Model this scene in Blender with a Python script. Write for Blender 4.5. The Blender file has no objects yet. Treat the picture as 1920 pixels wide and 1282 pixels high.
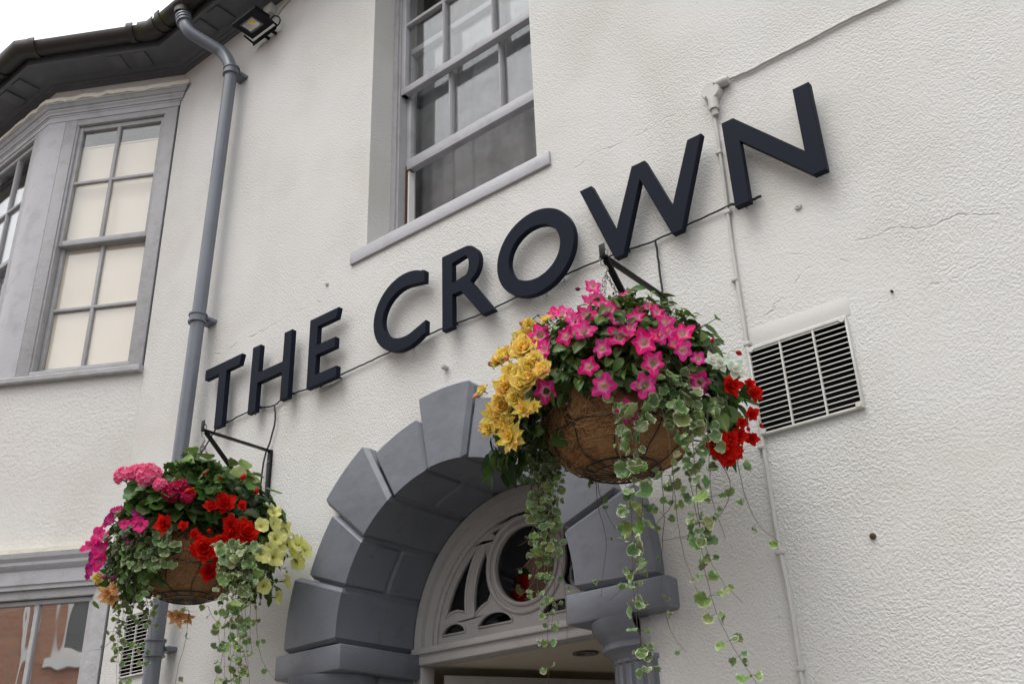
import bpy, bmesh, math, random
import numpy as np
from mathutils import Vector, Matrix, noise
from mathutils.geometry import tessellate_polygon
random.seed(11)
R = math.radians; PI = math.pi
C = bpy.context.scene.collection
scn = bpy.context.scene

# ------------------------------------------------------------------ camera, world, sun, exposure
YAW, PITCH, ROLL, FOC = -0.66890217, 0.46337407, -0.0375988, 1920.745
fwd = Vector((math.sin(YAW)*math.cos(PITCH), math.cos(YAW)*math.cos(PITCH), math.sin(PITCH)))
rgt = Vector((math.cos(YAW), -math.sin(YAW), 0)); upv = rgt.cross(fwd)
r2 = math.cos(ROLL)*rgt + math.sin(ROLL)*upv; u2 = -math.sin(ROLL)*rgt + math.cos(ROLL)*upv
CAM = Vector((0, -2.6, 1.6))
cd = bpy.data.cameras.new('camera'); cam = bpy.data.objects.new('camera', cd); C.objects.link(cam)
m = Matrix((r2, u2, -fwd)).transposed().to_4x4(); m.translation = CAM; cam.matrix_world = m
cd.sensor_width = 36; cd.lens = FOC/1920*36; cd.clip_start = .05; cd.clip_end = 500
scn.camera = cam
scn.render.resolution_x, scn.render.resolution_y = 1024, 683

SUN_EL, SUN_AZ = R(63), R(190)          # azimuth clockwise from north (+Y)
w = bpy.data.worlds.new('World'); scn.world = w; w.use_nodes = True
nt = w.node_tree; nt.nodes.clear()
sky = nt.nodes.new('ShaderNodeTexSky'); sky.sky_type = 'NISHITA'; sky.sun_disc = False
sky.sun_elevation = SUN_EL; sky.sun_rotation = SUN_AZ; sky.dust_density = 4; sky.air_density = 1.0; sky.ozone_density = 1
hs = nt.nodes.new('ShaderNodeHueSaturation'); hs.inputs['Saturation'].default_value = .16
bg = nt.nodes.new('ShaderNodeBackground'); bg.inputs[1].default_value = .15
wo = nt.nodes.new('ShaderNodeOutputWorld')
nt.links.new(sky.outputs[0], hs.inputs['Color']); cl = nt.nodes.new('ShaderNodeMix'); cl.data_type = 'RGBA'; cl.inputs[0].default_value = .62; cl.inputs[7].default_value = (4.5, 4.55, 4.65, 1)   # cloud cover
nt.links.new(hs.outputs[0], cl.inputs[6]); nt.links.new(cl.outputs[2], bg.inputs[0]); nt.links.new(bg.outputs[0], wo.inputs[0])
sd = bpy.data.lights.new('sun', 'SUN'); sd.energy = .5; sd.angle = R(35); sd.color = (1, .965, .91)
so = bpy.data.objects.new('sun', sd); C.objects.link(so)
sv = Vector((math.sin(SUN_AZ)*math.cos(SUN_EL), math.cos(SUN_AZ)*math.cos(SUN_EL), math.sin(SUN_EL)))
so.rotation_euler = sv.to_track_quat('Z', 'Y').to_euler(); so.location = (0, -6, 12)
scn.view_settings.view_transform = 'Standard'; scn.view_settings.look = 'None'
scn.view_settings.exposure = 1.16; scn.view_settings.gamma = 1
scn.view_settings.use_curve_mapping = False

# ------------------------------------------------------------------ pixel -> point on a plane of the place
def ray(x, y): return (x-960)/FOC*r2 - (y-641)/FOC*u2 + fwd
def P(x, y, Y=0.0):
    d = ray(x, y); return CAM + d*((Y-CAM.y)/d.y)
def PZ(x, y, Z):
    d = ray(x, y); return CAM + d*((Z-CAM.z)/d.z)

# ------------------------------------------------------------------ materials
def mat(name, col, rough=.6, spec=.5, metal=0, bump=None, var=None, coat=0):
    mt = bpy.data.materials.new(name); mt.use_nodes = True; t = mt.node_tree; b = t.nodes['Principled BSDF']
    b.inputs['Base Color'].default_value = (*col, 1); b.inputs['Roughness'].default_value = rough
    b.inputs['Metallic'].default_value = metal; b.inputs['Specular IOR Level'].default_value = spec
    b.inputs['Coat Weight'].default_value = coat
    tc = t.nodes.new('ShaderNodeTexCoord')
    def N(scale, det=4, rough_=.55, dist=0):
        n = t.nodes.new('ShaderNodeTexNoise'); n.inputs['Scale'].default_value = scale; n.inputs['Detail'].default_value = det
        n.inputs['Roughness'].default_value = rough_; n.inputs['Distortion'].default_value = dist
        t.links.new(tc.outputs['Object'], n.inputs['Vector']); return n
    if var:                                   # (scale, colour2, lo, hi)
        for k, (sc, c2, lo, hi) in enumerate(var):
            n = N(sc, 5); r = t.nodes.new('ShaderNodeMapRange'); r.inputs['From Min'].default_value = lo; r.inputs['From Max'].default_value = hi
            t.links.new(n.outputs['Fac'], r.inputs['Value'])
            mx = t.nodes.new('ShaderNodeMix'); mx.data_type = 'RGBA'; mx.inputs[7].default_value = (*c2, 1)
            t.links.new(r.outputs[0], mx.inputs[0])
            prev = b.inputs['Base Color'].links[0].from_socket if b.inputs['Base Color'].links else None
            if prev: t.links.new(prev, mx.inputs[6])
            else: mx.inputs[6].default_value = (*col, 1)
            t.links.new(mx.outputs[2], b.inputs['Base Color'])
    if bump:                                  # (scale, distance, detail)
        n = N(bump[0], bump[2] if len(bump) > 2 else 4); bp = t.nodes.new('ShaderNodeBump'); bp.inputs['Distance'].default_value = bump[1]
        t.links.new(n.outputs['Fac'], bp.inputs['Height']); t.links.new(bp.outputs[0], b.inputs['Normal'])
    return mt

def stucco(name, col, cracks=(), dist=.0023, sc=112):
    mt = mat(name, col, .85, .25); t = mt.node_tree; b = t.nodes['Principled BSDF']; L = t.links
    tc = t.nodes.new('ShaderNodeTexCoord'); ob = tc.outputs['Object']
    def nz(s, d, dist=0, vec=ob):
        n = t.nodes.new('ShaderNodeTexNoise'); n.inputs['Scale'].default_value = s; n.inputs['Detail'].default_value = d
        n.inputs['Distortion'].default_value = dist; L.new(vec, n.inputs['Vector']); return n.outputs['Fac']
    def mth(op, a, b_=None, c=None):
        n = t.nodes.new('ShaderNodeMath'); n.operation = op
        for i, v in enumerate((a, b_, c)):
            if v is None: continue
            if isinstance(v, (int, float)): n.inputs[i].default_value = v
            else: L.new(v, n.inputs[i])
        return n.outputs[0]
    def mr(v, a, b_, c=0, d=1, smooth=True):
        n = t.nodes.new('ShaderNodeMapRange'); n.interpolation_type = 'SMOOTHSTEP' if smooth else 'LINEAR'
        for i, q in zip((1, 2, 3, 4), (a, b_, c, d)): n.inputs[i].default_value = q
        L.new(v, n.inputs[0]); return n.outputs[0]
    vo = t.nodes.new('ShaderNodeTexVoronoi'); vo.feature = 'SMOOTH_F1'; vo.inputs['Scale'].default_value = sc*1.05; vo.inputs['Smoothness'].default_value = .6
    vj = t.nodes.new('ShaderNodeVectorMath'); vj.operation = 'MULTIPLY_ADD'; vn = t.nodes.new('ShaderNodeTexNoise'); vn.inputs['Scale'].default_value = 45; L.new(ob, vn.inputs['Vector'])
    L.new(vn.outputs['Color'], vj.inputs[0]); vj.inputs[1].default_value = (.02, .02, .02); L.new(ob, vj.inputs[2]); L.new(vj.outputs[0], vo.inputs['Vector'])
    grain = mr(vo.outputs['Distance'], .15, .75, 1, 0)                 # pebbly grains
    fine = mth('ADD', mth('MULTIPLY', grain, .55), mth('MULTIPLY', nz(sc*1.3, 3), 1.0))
    fine2 = nz(sc*2.6, 2)
    amp = mr(nz(1.7, 2), .3, .62, .45, 1.0)      # smoother and rougher areas
    big = nz(6, 3)
    h = mth('ADD', mth('MULTIPLY', mth('ADD', fine, mth('MULTIPLY', fine2, .45)), amp), mth('MULTIPLY', big, 1.5))
    sep = t.nodes.new('ShaderNodeSeparateXYZ'); L.new(ob, sep.inputs[0]); x, z = sep.outputs[0], sep.outputs[2]
    crk = None
    for (x0, z0, x1, z1, wob, wid, dep) in cracks:
        x0, x1 = x0+2.3, x1+2.3            # object space of the wall starts at x = -2.3
        sl = (z1-z0)/(x1-x0)
        line = mth('ADD', mth('MULTIPLY', mth('SUBTRACT', x, x0), sl), z0)
        wv = mth('MULTIPLY', mth('SUBTRACT', nz(9, 6), .5), wob*1.8)
        d = mth('ABSOLUTE', mth('SUBTRACT', mth('SUBTRACT', z, line), wv))
        lo, hi = min(x0, x1), max(x0, x1)
        msk = mth('MULTIPLY', mr(x, lo, lo+.06), mr(x, hi-.06, hi, 1, 0))
        msk = mth('MULTIPLY', msk, mr(nz(14, 2), .44, .60))
        c = mth('MULTIPLY', mth('MULTIPLY', mr(d, wid*.4, wid, 1, 0), msk), dep)
        crk = c if crk is None else mth('MAXIMUM', crk, c)
    if crk is not None: h = mth('SUBTRACT', h, mth('MULTIPLY', crk, 1.1))
    bp = t.nodes.new('ShaderNodeBump'); bp.inputs['Distance'].default_value = dist; bp.inputs['Strength'].default_value = 1
    L.new(h, bp.inputs['Height']); L.new(bp.outputs[0], b.inputs['Normal'])
    # grime: broad tint, specks in the hollows
    mx = t.nodes.new('ShaderNodeMix'); mx.data_type = 'RGBA'; mx.inputs[6].default_value = (*col, 1)
    mx.inputs[7].default_value = (col[0]*.92, col[1]*.905, col[2]*.88, 1)
    L.new(mr(nz(2.2, 6, .3), .42, .75), mx.inputs[0])
    sp = mr(nz(38, 4), .70, .76)
    m2 = t.nodes.new('ShaderNodeMix'); m2.data_type = 'RGBA'; L.new(mx.outputs[2], m2.inputs[6]); m2.inputs[7].default_value = (.25, .23, .19, 1)
    f = mth('MULTIPLY', sp, .35)
    mp_ = t.nodes.new('ShaderNodeMapping'); mp_.inputs['Scale'].default_value = (14, 14, .9); L.new(ob, mp_.inputs[0])
    f = mth('MAXIMUM', f, mth('MULTIPLY', mth('MULTIPLY', mr(nz(1, 4, 0, mp_.outputs[0]), .50, .78), mr(nz(.9, 2), .42, .62)), .05))
    if crk is not None: f = mth('MAXIMUM', f, mth('MULTIPLY', crk, .16))
    L.new(f, m2.inputs[0]); L.new(m2.outputs[2], b.inputs['Base Color'])
    return mt

def glass(name, refl, tint=(.97, .98, .98), wave=0, wsc=3, stretch=(1, 1, 1), rough=.015):
    mt = bpy.data.materials.new(name); mt.use_nodes = True; t = mt.node_tree; t.nodes.clear(); L = t.links
    o = t.nodes.new('ShaderNodeOutputMaterial'); mx = t.nodes.new('ShaderNodeMixShader')
    tr = t.nodes.new('ShaderNodeBsdfTransparent'); tr.inputs[0].default_value = (*tint, 1)
    gl = t.nodes.new('ShaderNodeBsdfGlossy'); gl.inputs['Roughness'].default_value = rough
    lw = t.nodes.new('ShaderNodeLayerWeight'); lw.inputs[0].default_value = .5; fr = t.nodes.new('ShaderNodeMath'); fr.operation = 'POWER'; fr.inputs[1].default_value = 4.5; L.new(lw.outputs['Facing'], fr.inputs[0])
    ad = t.nodes.new('ShaderNodeMath'); ad.operation = 'ADD'; ad.inputs[1].default_value = refl+.04; ad.use_clamp = True
    L.new(fr.outputs[0], ad.inputs[0]); L.new(ad.outputs[0], mx.inputs[0]); L.new(tr.outputs[0], mx.inputs[1]); L.new(gl.outputs[0], mx.inputs[2]); L.new(mx.outputs[0], o.inputs[0])
    if wave:
        tc = t.nodes.new('ShaderNodeTexCoord'); mp = t.nodes.new('ShaderNodeMapping'); mp.inputs['Scale'].default_value = stretch
        n = t.nodes.new('ShaderNodeTexNoise'); n.inputs['Scale'].default_value = wsc; n.inputs['Detail'].default_value = 1
        bp = t.nodes.new('ShaderNodeBump'); bp.inputs['Distance'].default_value = wave
        L.new(tc.outputs['Object'], mp.inputs[0]); L.new(mp.outputs[0], n.inputs['Vector']); L.new(n.outputs['Fac'], bp.inputs['Height']); L.new(bp.outputs[0], gl.inputs['Normal'])
    return mt

def vmat(name, rough=.5, spec=.3, trans=.0, gain=1.0):
    """pigment read from the 'Col' attribute (petal and leaf patterning), with some light passing through"""
    mt = bpy.data.materials.new(name); mt.use_nodes = True; t = mt.node_tree; b = t.nodes['Principled BSDF']; L = t.links
    a = t.nodes.new('ShaderNodeAttribute'); a.attribute_name = 'Col'
    L.new(a.outputs['Color'], b.inputs['Base Color']); b.inputs['Roughness'].default_value = rough; b.inputs['Specular IOR Level'].default_value = spec
    if trans:
        tl = t.nodes.new('ShaderNodeBsdfTranslucent'); mx = t.nodes.new('ShaderNodeMixShader'); mx.inputs[0].default_value = trans
        L.new(a.outputs['Color'], tl.inputs[0]); L.new(b.outputs[0], mx.inputs[1]); L.new(tl.outputs[0], mx.inputs[2])
        L.new(mx.outputs[0], t.nodes['Material Output'].inputs[0])
    return mt

WALL = (.63, .625, .605)
pA = P(396, 668); pB = P(640, 545); pC = P(1060, 320); pD = P(1280, 215)
pE = P(1590, 447); pF = P(1912, 392); pG = P(1470, 480); pH = P(1700, 500); pI = P(1720, 545); pJ = P(1915, 470); pK = P(1420, 610); pL = P(1560, 470)
M = {}
M['stucco'] = stucco('roughcast_render', WALL, [(pA.x, pA.z, pB.x, pB.z, .05, .0045, 1), (pC.x, pC.z, pD.x, pD.z, .05, .004, .8),
        (pE.x, pE.z, pF.x, pF.z, .05, .005, 1), (pG.x, pG.z, pH.x, pH.z, .06, .004, .9), (pI.x, pI.z, pJ.x, pJ.z, .05, .004, .8), (pK.x, pK.z, pL.x, pL.z, .08, .004, .8),
        ])
M['stucco_smooth'] = stucco('smooth_render', (.64, .632, .61), (), .0022, 55)
M['patch'] = mat('painted_board', (.57, .56, .54), .6, .3, bump=(30, .0015), var=[(8, (.55, .54, .51), .5, .8)])
M['lip'] = mat('mortar_lip', (.68, .65, .56), .8, .2, bump=(60, .004))
M['wood'] = mat('grey_gloss_paint', (.42, .42, .44), .42, .4, bump=(35, .0018, 6), var=[(9, (.33, .33, .34), .5, .72), (45, (.27, .265, .26), .66, .74)])
M['woodold'] = mat('flaking_paint', (.39, .388, .40), .6, .3, bump=(40, .004, 6), var=[(16, (.345, .34, .345), .48, .66), (60, (.19, .17, .15), .68, .74)])
M['eaves'] = mat('charcoal_paint', (.125, .130, .145), .5, .4, bump=(20, .002), var=[(14, (.16, .165, .175), .5, .8)])
M['gutter'] = mat('black_iron', (.034, .029, .027), .45, .5, bump=(30, .002), var=[(7, (.05, .055, .012), .56, .70), (25, (.05, .04, .033), .55, .8)])
M['pipe'] = mat('bluegrey_paint', (.150, .166, .195), .33, .5, bump=(12, .0012, 2), var=[(6, (.125, .138, .16), .45, .75), (40, (.10, .10, .10), .68, .74)])
M['arch'] = mat('slate_masonry_paint', (.150, .161, .188), .38, .45, bump=(9, .004, 3), var=[(4, (.120, .128, .148), .4, .75), (1.6, (.172, .184, .212), .50, .72), (14, (.118, .125, .140), .58, .74), (50, (.20, .19, .18), .70, .76)])
M['letter'] = mat('letter_paint', (.010, .0125, .023), .50, .06)
M['black'] = mat('black_metal', (.010, .010, .012), .45, .2)
M['cable'] = mat('black_rubber', (.014, .014, .014), .5, .4)
M['conduit'] = mat('painted_conduit', (.50, .49, .465), .5, .4, bump=(50, .001), var=[(20, (.42, .41, .38), .5, .8)])
M['plastic'] = mat('ventwhite', (.58, .57, .54), .45, .4, var=[(25, (.46, .44, .40), .5, .8)])
M['void'] = mat('dark_duct', (.010, .010, .010), .8, .1)
M['frame2'] = mat('warm_grey_paint', (.44, .425, .415), .5, .4, bump=(30, .0012), var=[(10, (.37, .355, .345), .5, .8)])
M['blind'] = mat('cream_blind', (.89, .78, .655), .8, .1, var=[(1.7, (.80, .69, .57), .45, .75)])
M['stay'] = mat('blind_edge', (.78, .77, .74), .7, .1)
M['net'] = mat('net_curtain', (.74, .75, .76), .9, .1, var=[(5, (.55, .56, .58), .4, .7)])
M['glass'] = glass('old_window_glass', .05, wave=.0004, wsc=5)
M['glassr'] = glass('reflective_window_glass', .62, wave=.0016, wsc=9, stretch=(1, 1, .3), rough=.02)
M['glassf'] = glass('fanlight_glass', .06, (.5, .5, .5), wave=.0015, wsc=6)
M['glassb'] = glass('bay_front_glass', .18, wave=.0006, wsc=3)
M['room'] = mat('room_wall', (.62, .60, .57), .9, .1)
M['darkroom'] = mat('dark_room', (.03, .027, .025), .9, .1)
M['lobby'] = mat('lobby_paint', (.62, .55, .44), .8, .2)
M['steel'] = mat('galvanised', (.20, .19, .18), .5, .4, metal=.6)
M['chrome'] = mat('lamp_reflector', (.75, .74, .72), .25, .5, metal=.7)
M['led'] = mat('led_chip', (.95, .65, .05), .4, .4)
M['rust'] = mat('rust', (.09, .055, .035), .8, .2)
M['wire'] = mat('green_coated_wire', (.010, .018, .014), .4, .4)
M['coir'] = mat('coir_fibre', (.34, .175, .078), .95, .05, bump=(110, .012, 8), var=[(34, (.15, .07, .03), .42, .62), (9, (.40, .235, .12), .45, .72)])
M['fibre'] = mat('coir_hair', (.46, .27, .14), .8, .1)
M['soil'] = mat('dark_soil', (.012, .014, .008), 1, 0)
M['petal'] = vmat('petals', .6, .15, .38)
M['leaf'] = vmat('leaves', .42, .35, .22)
M['stem'] = mat('plant_stem', (.10, .07, .04), .6, .2)
M['gstem'] = mat('green_stem', (.08, .13, .035), .5, .3)

# ------------------------------------------------------------------ mesh helpers
ORG = {}
class MB:
    def __init__(s, f=None): s.bm = bmesh.new(); s.f = f or (lambda v: Vector(v)); s.col = None; s.lay = None
    def color(s, c):
        if s.lay is None: s.lay = s.bm.loops.layers.float_color.new('Col')
        s.col = c
    def add(s, vs, fs, mi=0, cols=None):
        bv = [s.bm.verts.new(s.f(v)) for v in vs]; out = []
        for f in fs:
            try: q = s.bm.faces.new([bv[i] for i in f])
            except ValueError: continue
            q.material_index = mi; q.smooth = True; out.append(q)
            if s.lay is not None:
                for i, l in zip(f, q.loops):
                    c = cols[i] if cols else s.col
                    l[s.lay] = (c[0], c[1], c[2], 1)
        return out
    def box(s, x0, x1, y0, y1, z0, z1, bev=0, mi=0):
        b = bmesh.new(); bmesh.ops.create_cube(b, size=1)
        for v in b.verts: v.co = Vector(((x0+x1)/2+v.co.x*(x1-x0), (y0+y1)/2+v.co.y*(y1-y0), (z0+z1)/2+v.co.z*(z1-z0)))
        if bev: bmesh.ops.bevel(b, geom=b.edges[:], offset=bev, segments=2, affect='EDGES', profile=.5)
        s.merge(b, mi)
    def merge(s, b, mi=0):
        b.verts.index_update(); s.add([v.co.copy() for v in b.verts], [[v.index for v in f.verts] for f in b.faces], mi); b.free()
    def prism(s, outer, holes=(), y0=0, y1=.1, mi=0, bev=0):
        """polygon(s) in x,z extruded along y"""
        loops = [list(outer)]+[list(h) for h in holes]
        tess = tessellate_polygon([[Vector((x, z, 0)) for x, z in l] for l in loops]); flat = [p for l in loops for p in l]; n = len(flat)
        b = bmesh.new()
        vv = [b.verts.new((x, y0, z)) for x, z in flat]+[b.verts.new((x, y1, z)) for x, z in flat]
        for t in tess:
            for o, rev in ((0, 0), (n, 1)):
                q = [vv[i+o] for i in t]
                try: b.faces.new(q[::-1] if rev else q)
                except ValueError: pass
        k = 0
        for l in loops:
            for i in range(len(l)):
                j = (i+1) % len(l)
                b.faces.new((vv[k+i], vv[k+j], vv[n+k+j], vv[n+k+i]))
            k += len(l)
        bmesh.ops.recalc_face_normals(b, faces=b.faces[:])
        if bev:
            es = [e for e in b.edges if len(e.link_faces) == 2 and e.calc_face_angle(0) > .9 and abs(e.verts[0].co.y-y0) < 1e-6 and abs(e.verts[1].co.y-y0) < 1e-6]
            bmesh.ops.bevel(b, geom=es, offset=bev, segments=2, affect='EDGES')
        s.merge(b, mi)
    def slab(s, poly, z0, z1, mi=0):
        """plan polygon (x,y) extruded along z"""
        n = len(poly); s.add([(x, y, z0) for x, y in poly]+[(x, y, z1) for x, y in poly],
              [list(range(n))[::-1], list(range(n, 2*n))]+[[i, (i+1) % n, n+(i+1) % n, n+i] for i in range(n)], mi)
    def tube(s, pts, r, seg=8, closed=False, mi=0):
        pts = [Vector(p) for p in pts]; n = len(pts); vs = []; fs = []; prev = None
        rr = r if isinstance(r, (list, tuple)) else [r]*n
        for i, p in enumerate(pts):
            a = pts[(i-1) % n] if (closed or i) else pts[0]; b = pts[(i+1) % n] if (closed or i < n-1) else pts[-1]
            t = (b-a).normalized() if (b-a).length > 1e-9 else Vector((0, 0, 1))
            if prev is None: u = t.orthogonal().normalized()
            else:
                u = prev-t*prev.dot(t); u = u.normalized() if u.length > 1e-6 else t.orthogonal().normalized()
            prev = u; v = t.cross(u)
            for k in range(seg): vs.append(p+rr[i]*(math.cos(2*PI*k/seg)*u+math.sin(2*PI*k/seg)*v))
        for i in range(n if closed else n-1):
            for k in range(seg):
                a = i*seg+k; b = i*seg+(k+1) % seg; j = ((i+1) % n)*seg
                fs.append([a, b, j+(k+1) % seg, j+k])
        if not closed: fs += [list(range(seg))[::-1], [(n-1)*seg+k for k in range(seg)]]
        return s.add(vs, fs, mi)
    def lathe(s, prof, c=(0, 0, 0), seg=32, axis='z', fr=None, mi=0, cap=True):
        vs = []; fs = []; c = Vector(c); n = len(prof)
        for i, (r, h) in enumerate(prof):
            for k in range(seg):
                th = 2*PI*k/seg; q = fr(r, h, th) if fr else r
                x, y = q*math.cos(th), q*math.sin(th)
                vs.append(c+(Vector((x, y, h)) if axis == 'z' else Vector((x, h, y))))
        for i in range(n-1):
            for k in range(seg): fs.append([i*seg+k, i*seg+(k+1) % seg, (i+1)*seg+(k+1) % seg, (i+1)*seg+k])
        if cap: fs += [list(range(seg))[::-1], [(n-1)*seg+k for k in range(seg)]]
        s.add(vs, fs, mi)
    def sweep(s, prof, stations, mi=0, caps=True):
        """prof: closed (o,z) polygon; stations: functions (o,z)->point"""
        n = len(prof); vs = [st(o, z) for st in stations for o, z in prof]; fs = []
        for i in range(len(stations)-1):
            for k in range(n): fs.append([i*n+k, i*n+(k+1) % n, (i+1)*n+(k+1) % n, (i+1)*n+k])
        if caps: fs += [list(range(n))[::-1], [(len(stations)-1)*n+k for k in range(n)]]
        s.add(vs, fs, mi)
    def build(s, name, mt, parent=None, org=None, sharp=35, recalc=True):
        if recalc: bmesh.ops.recalc_face_normals(s.bm, faces=s.bm.faces[:])
        if parent is not None: o0 = ORG[parent.name]
        elif org is not None: o0 = Vector(org)
        else:
            cs = [v.co for v in s.bm.verts]; o0 = Vector(((min(c.x for c in cs)+max(c.x for c in cs))/2, (min(c.y for c in cs)+max(c.y for c in cs))/2, min(c.z for c in cs)))
        for v in s.bm.verts: v.co -= o0
        me = bpy.data.meshes.new(name); s.bm.to_mesh(me); s.bm.free()
        for q in (mt if isinstance(mt, (list, tuple)) else [mt]): me.materials.append(q)
        try: me.set_sharp_from_angle(angle=R(sharp))
        except Exception: pass
        o = bpy.data.objects.new(name, me); C.objects.link(o)
        if parent is not None: o.parent = parent
        else: o.location = o0
        ORG[o.name] = o0.copy()
        return o

def tag(o, label=None, cat=None, group=None, kind=None):
    if label: o['label'] = label
    if cat: o['category'] = cat
    if group: o['group'] = group
    if kind: o['kind'] = kind
    return o
def thing(name, label, cat, loc=(0, 0, 0), group=None):
    o = bpy.data.objects.new(name, None); C.objects.link(o); o.location = loc; o.empty_display_size = .1
    ORG[o.name] = Vector(loc); return tag(o, label, cat, group)

# ------------------------------------------------------------------ plan of the building
A = Vector((-4.53, 0)); tc_ = Vector((-math.cos(R(30)), -math.sin(R(30)))); nc_ = Vector((math.sin(R(30)), -math.cos(R(30))))
LB = .846; B = A+tc_*LB; XL = -8.2
bis = Vector((math.sin(R(15)), -math.cos(R(15))))/math.cos(R(15))
def cant(v):      # local (s, -offset, z) on the canted face
    q = A+tc_*v[0]+nc_*(-v[1]); return Vector((q.x, q.y, v[2]))
def front(v):     # local (s, -offset, z) on the bay front, s from the bay corner leftwards
    return Vector((B.x-v[0], B.y+v[1], v[2]))
stR = lambda o, z: Vector((4.0, -o, z))
stA = lambda o, z: Vector((A.x+bis.x*o, A.y+bis.y*o, z))
stB = lambda o, z: Vector((B.x+bis.x*o, B.y+bis.y*o, z))
stL = lambda o, z: Vector((XL, B.y-o, z))

pub = thing('pub_building', 'cream rendered pub with a canted bay, sash windows and a slate blue arched doorway', 'building', (-2.3, .5, 0))
AC = (-2.342, 2.324)
def arc(cx, cz, r, a0, a1, n, rz=None): return [(cx+r*math.cos(R(a0+(a1-a0)*i/n)), cz+(rz or r)*math.sin(R(a0+(a1-a0)*i/n))) for i in range(n+1)]

# main wall with its openings
W0, W1, WZ0, WZ1 = -2.843, -1.899, 3.96, 5.70
ob_ = MB()
hole_win = [(W0, WZ0), (W1, WZ0), (W1, WZ1), (W0, WZ1)]
hole_v1 = [(-1.151, 2.648), (-.854, 2.648), (-.854, 2.918), (-1.151, 2.918)]
hole_v2 = [(-4.357, 2.365), (-4.08, 2.365), (-4.08, 2.640), (-4.357, 2.640)]
outer = [(A.x, 0), (-3.094, 0), (-3.094, 2.25)]+arc(*AC, .65, 180, 0, 28)+[(-1.59, 2.25), (-1.59, 0), (4, 0), (4, 5.97), (A.x, 5.97)]
ob_.prism(outer, [hole_win, hole_v1, hole_v2], 0, .3)
ob_.build('wall', M['stucco'], pub)
for z0, z1 in ((0, 1.2), (2.99, 3.925), (5.814, 5.97)):
    b_ = MB(); b_.slab([(A.x-.001, .0), (B.x, B.y), (XL, B.y), (XL, .3), (A.x-.001, .3)], z0, z1); b_.build('bay_wall', M['stucco_smooth'], pub)
# smooth painted lip above the cornices
def wob_lip(z, o1, h=.045):
    lp = MB(); n = 26
    st = []
    for i in range(n+1):
        u = i/n; w_ = .012*noise.noise(Vector((u*9, z, 3)))+.006*noise.noise(Vector((u*31, z, 7)))
        base = A.lerp(B, u); k = (nc_-tc_*1.1)*(o1+w_) if i == 0 else bis*(o1+w_) if i == n else nc_*(o1+w_); st.append((base, k, w_))
    for i in range(60):
        u = (i+1)/60; w_ = .012*noise.noise(Vector((u*40, z, 5))); base = B.lerp(Vector((XL, B.y)), u); st.append((base, Vector((0, -1))*(o1+w_), w_))
    vs = []; fs = []
    for base, k, w_ in st:
        for (f, zz) in ((0, z+.036), (1, z+h*.5), (1.02, z-.006+w_*.8), (0, z-.006)):
            q = base+k*f; vs.append((q.x, q.y, zz))
    for i in range(len(st)-1):
        for k in range(4): fs.append([i*4+k, i*4+(k+1) % 4, (i+1)*4+(k+1) % 4, (i+1)*4+k])
    fs += [[0, 1, 2, 3], [len(vs)-4+k for k in range(4)]]
    lp.add(vs, fs); lp.build('mortar_lip', M['lip'], pub)
wob_lip(5.813, .060); wob_lip(2.985, .055)

# roof and the inside of the building
rf = MB()
rf.sweep([(-.0, 6.06), (.27, 6.06), (.27, 6.08), (-3.4, 7.1), (-3.4, 7.0)], [stR, stA, stB, stL]); rf.build('roof', mat('slate_roof', (.06, .06, .065), .7, bump=(20, .004)), pub)
ib = MB()
ib.box(-8.1, 4, 3.4, 3.45, 0, 6.1); ib.box(4, 4.05, .3, 3.4, 0, 6.1); ib.box(-8.15, -8.1, .3, 3.4, 0, 6.1)
ib.box(-8.1, 4, .31, 3.4, 3.3, 3.4); ib.box(-8.1, 4, .31, 3.4, 5.98, 6.03)
ib.build('interior', M['darkroom'], pub)

# eaves
ev = MB()
ev.sweep([(0, 5.935), (.020, 5.935), (.020, 5.955), (.034, 5.962), (.034, 5.972), (.048, 5.978), (.060, 5.985), (.205, 5.985), (.205, 5.968), (.226, 5.968), (.226, 6.095), (0, 6.095)], [stR, stA, stB, stL])
eav = ev.build('eaves', M['eaves'], pub, sharp=25)
def mod(f, s0, s1):
    k = MB(f); k.box(min(s0, s1), max(s0, s1), -.198, -.066, 5.972, 5.984, .002); k.build('eaves_block', M['eaves'], eav)
for s0, s1 in ((.17, .26), (.33, .42)): mod(cant, s0, s1)
for s0 in (.10, .26, .62, .78, 1.14, 1.30): mod(front, s0, s0+.09)
for x0 in (-4.20, -4.04, -3.70, -3.54, -3.2, -3.04): mod(lambda v: Vector(v), x0, x0+.09)

# gutter
GO = .285; GZ = 6.047; gr = .056
gt = thing('roof_gutter', 'black half round roof gutter with mossy corner fittings along the eaves', 'gutter', (-4.5, -.3, 5.98))
gprof = [(GO+gr*math.cos(R(a)), GZ+gr*math.sin(R(a))) for a in range(0, -181, -15)]
gin = [(GO+(gr-.006)*math.cos(R(a)), GZ+(gr-.006)*math.sin(R(a))) for a in range(-180, 1, 15)]
g = MB(); g.sweep(gprof+gin, [stR, stA, stB, stL]); g.build('trough', M['gutter'], gt)
def band(st0, st1, grow, name='joint_clip'):
    k = MB(); pr = [(GO+(gr+grow)*math.cos(R(a)), GZ+(gr+grow)*math.sin(R(a))) for a in range(15, -196, -15)]
    pi_ = [(GO+(gr+.001)*math.cos(R(a)), GZ+(gr+.001)*math.sin(R(a))) for a in range(-195, 16, 15)]
    k.sweep(pr+pi_, [st0, st1]); k.build(name, M['gutter'], gt)
def sc(s): return lambda o, z: cant((s, -o, z))
def sf(s): return lambda o, z: front((s, -o, z))
def sm(x): return lambda o, z: Vector((x, -o, z))
for (f, c) in ((sc, LB-.02), (sc, .20), (sf, .17), (sf, 1.2), (sm, A.x+.20), (sm, -3.2)): band(f(c-.02), f(c+.02), .010)
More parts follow.
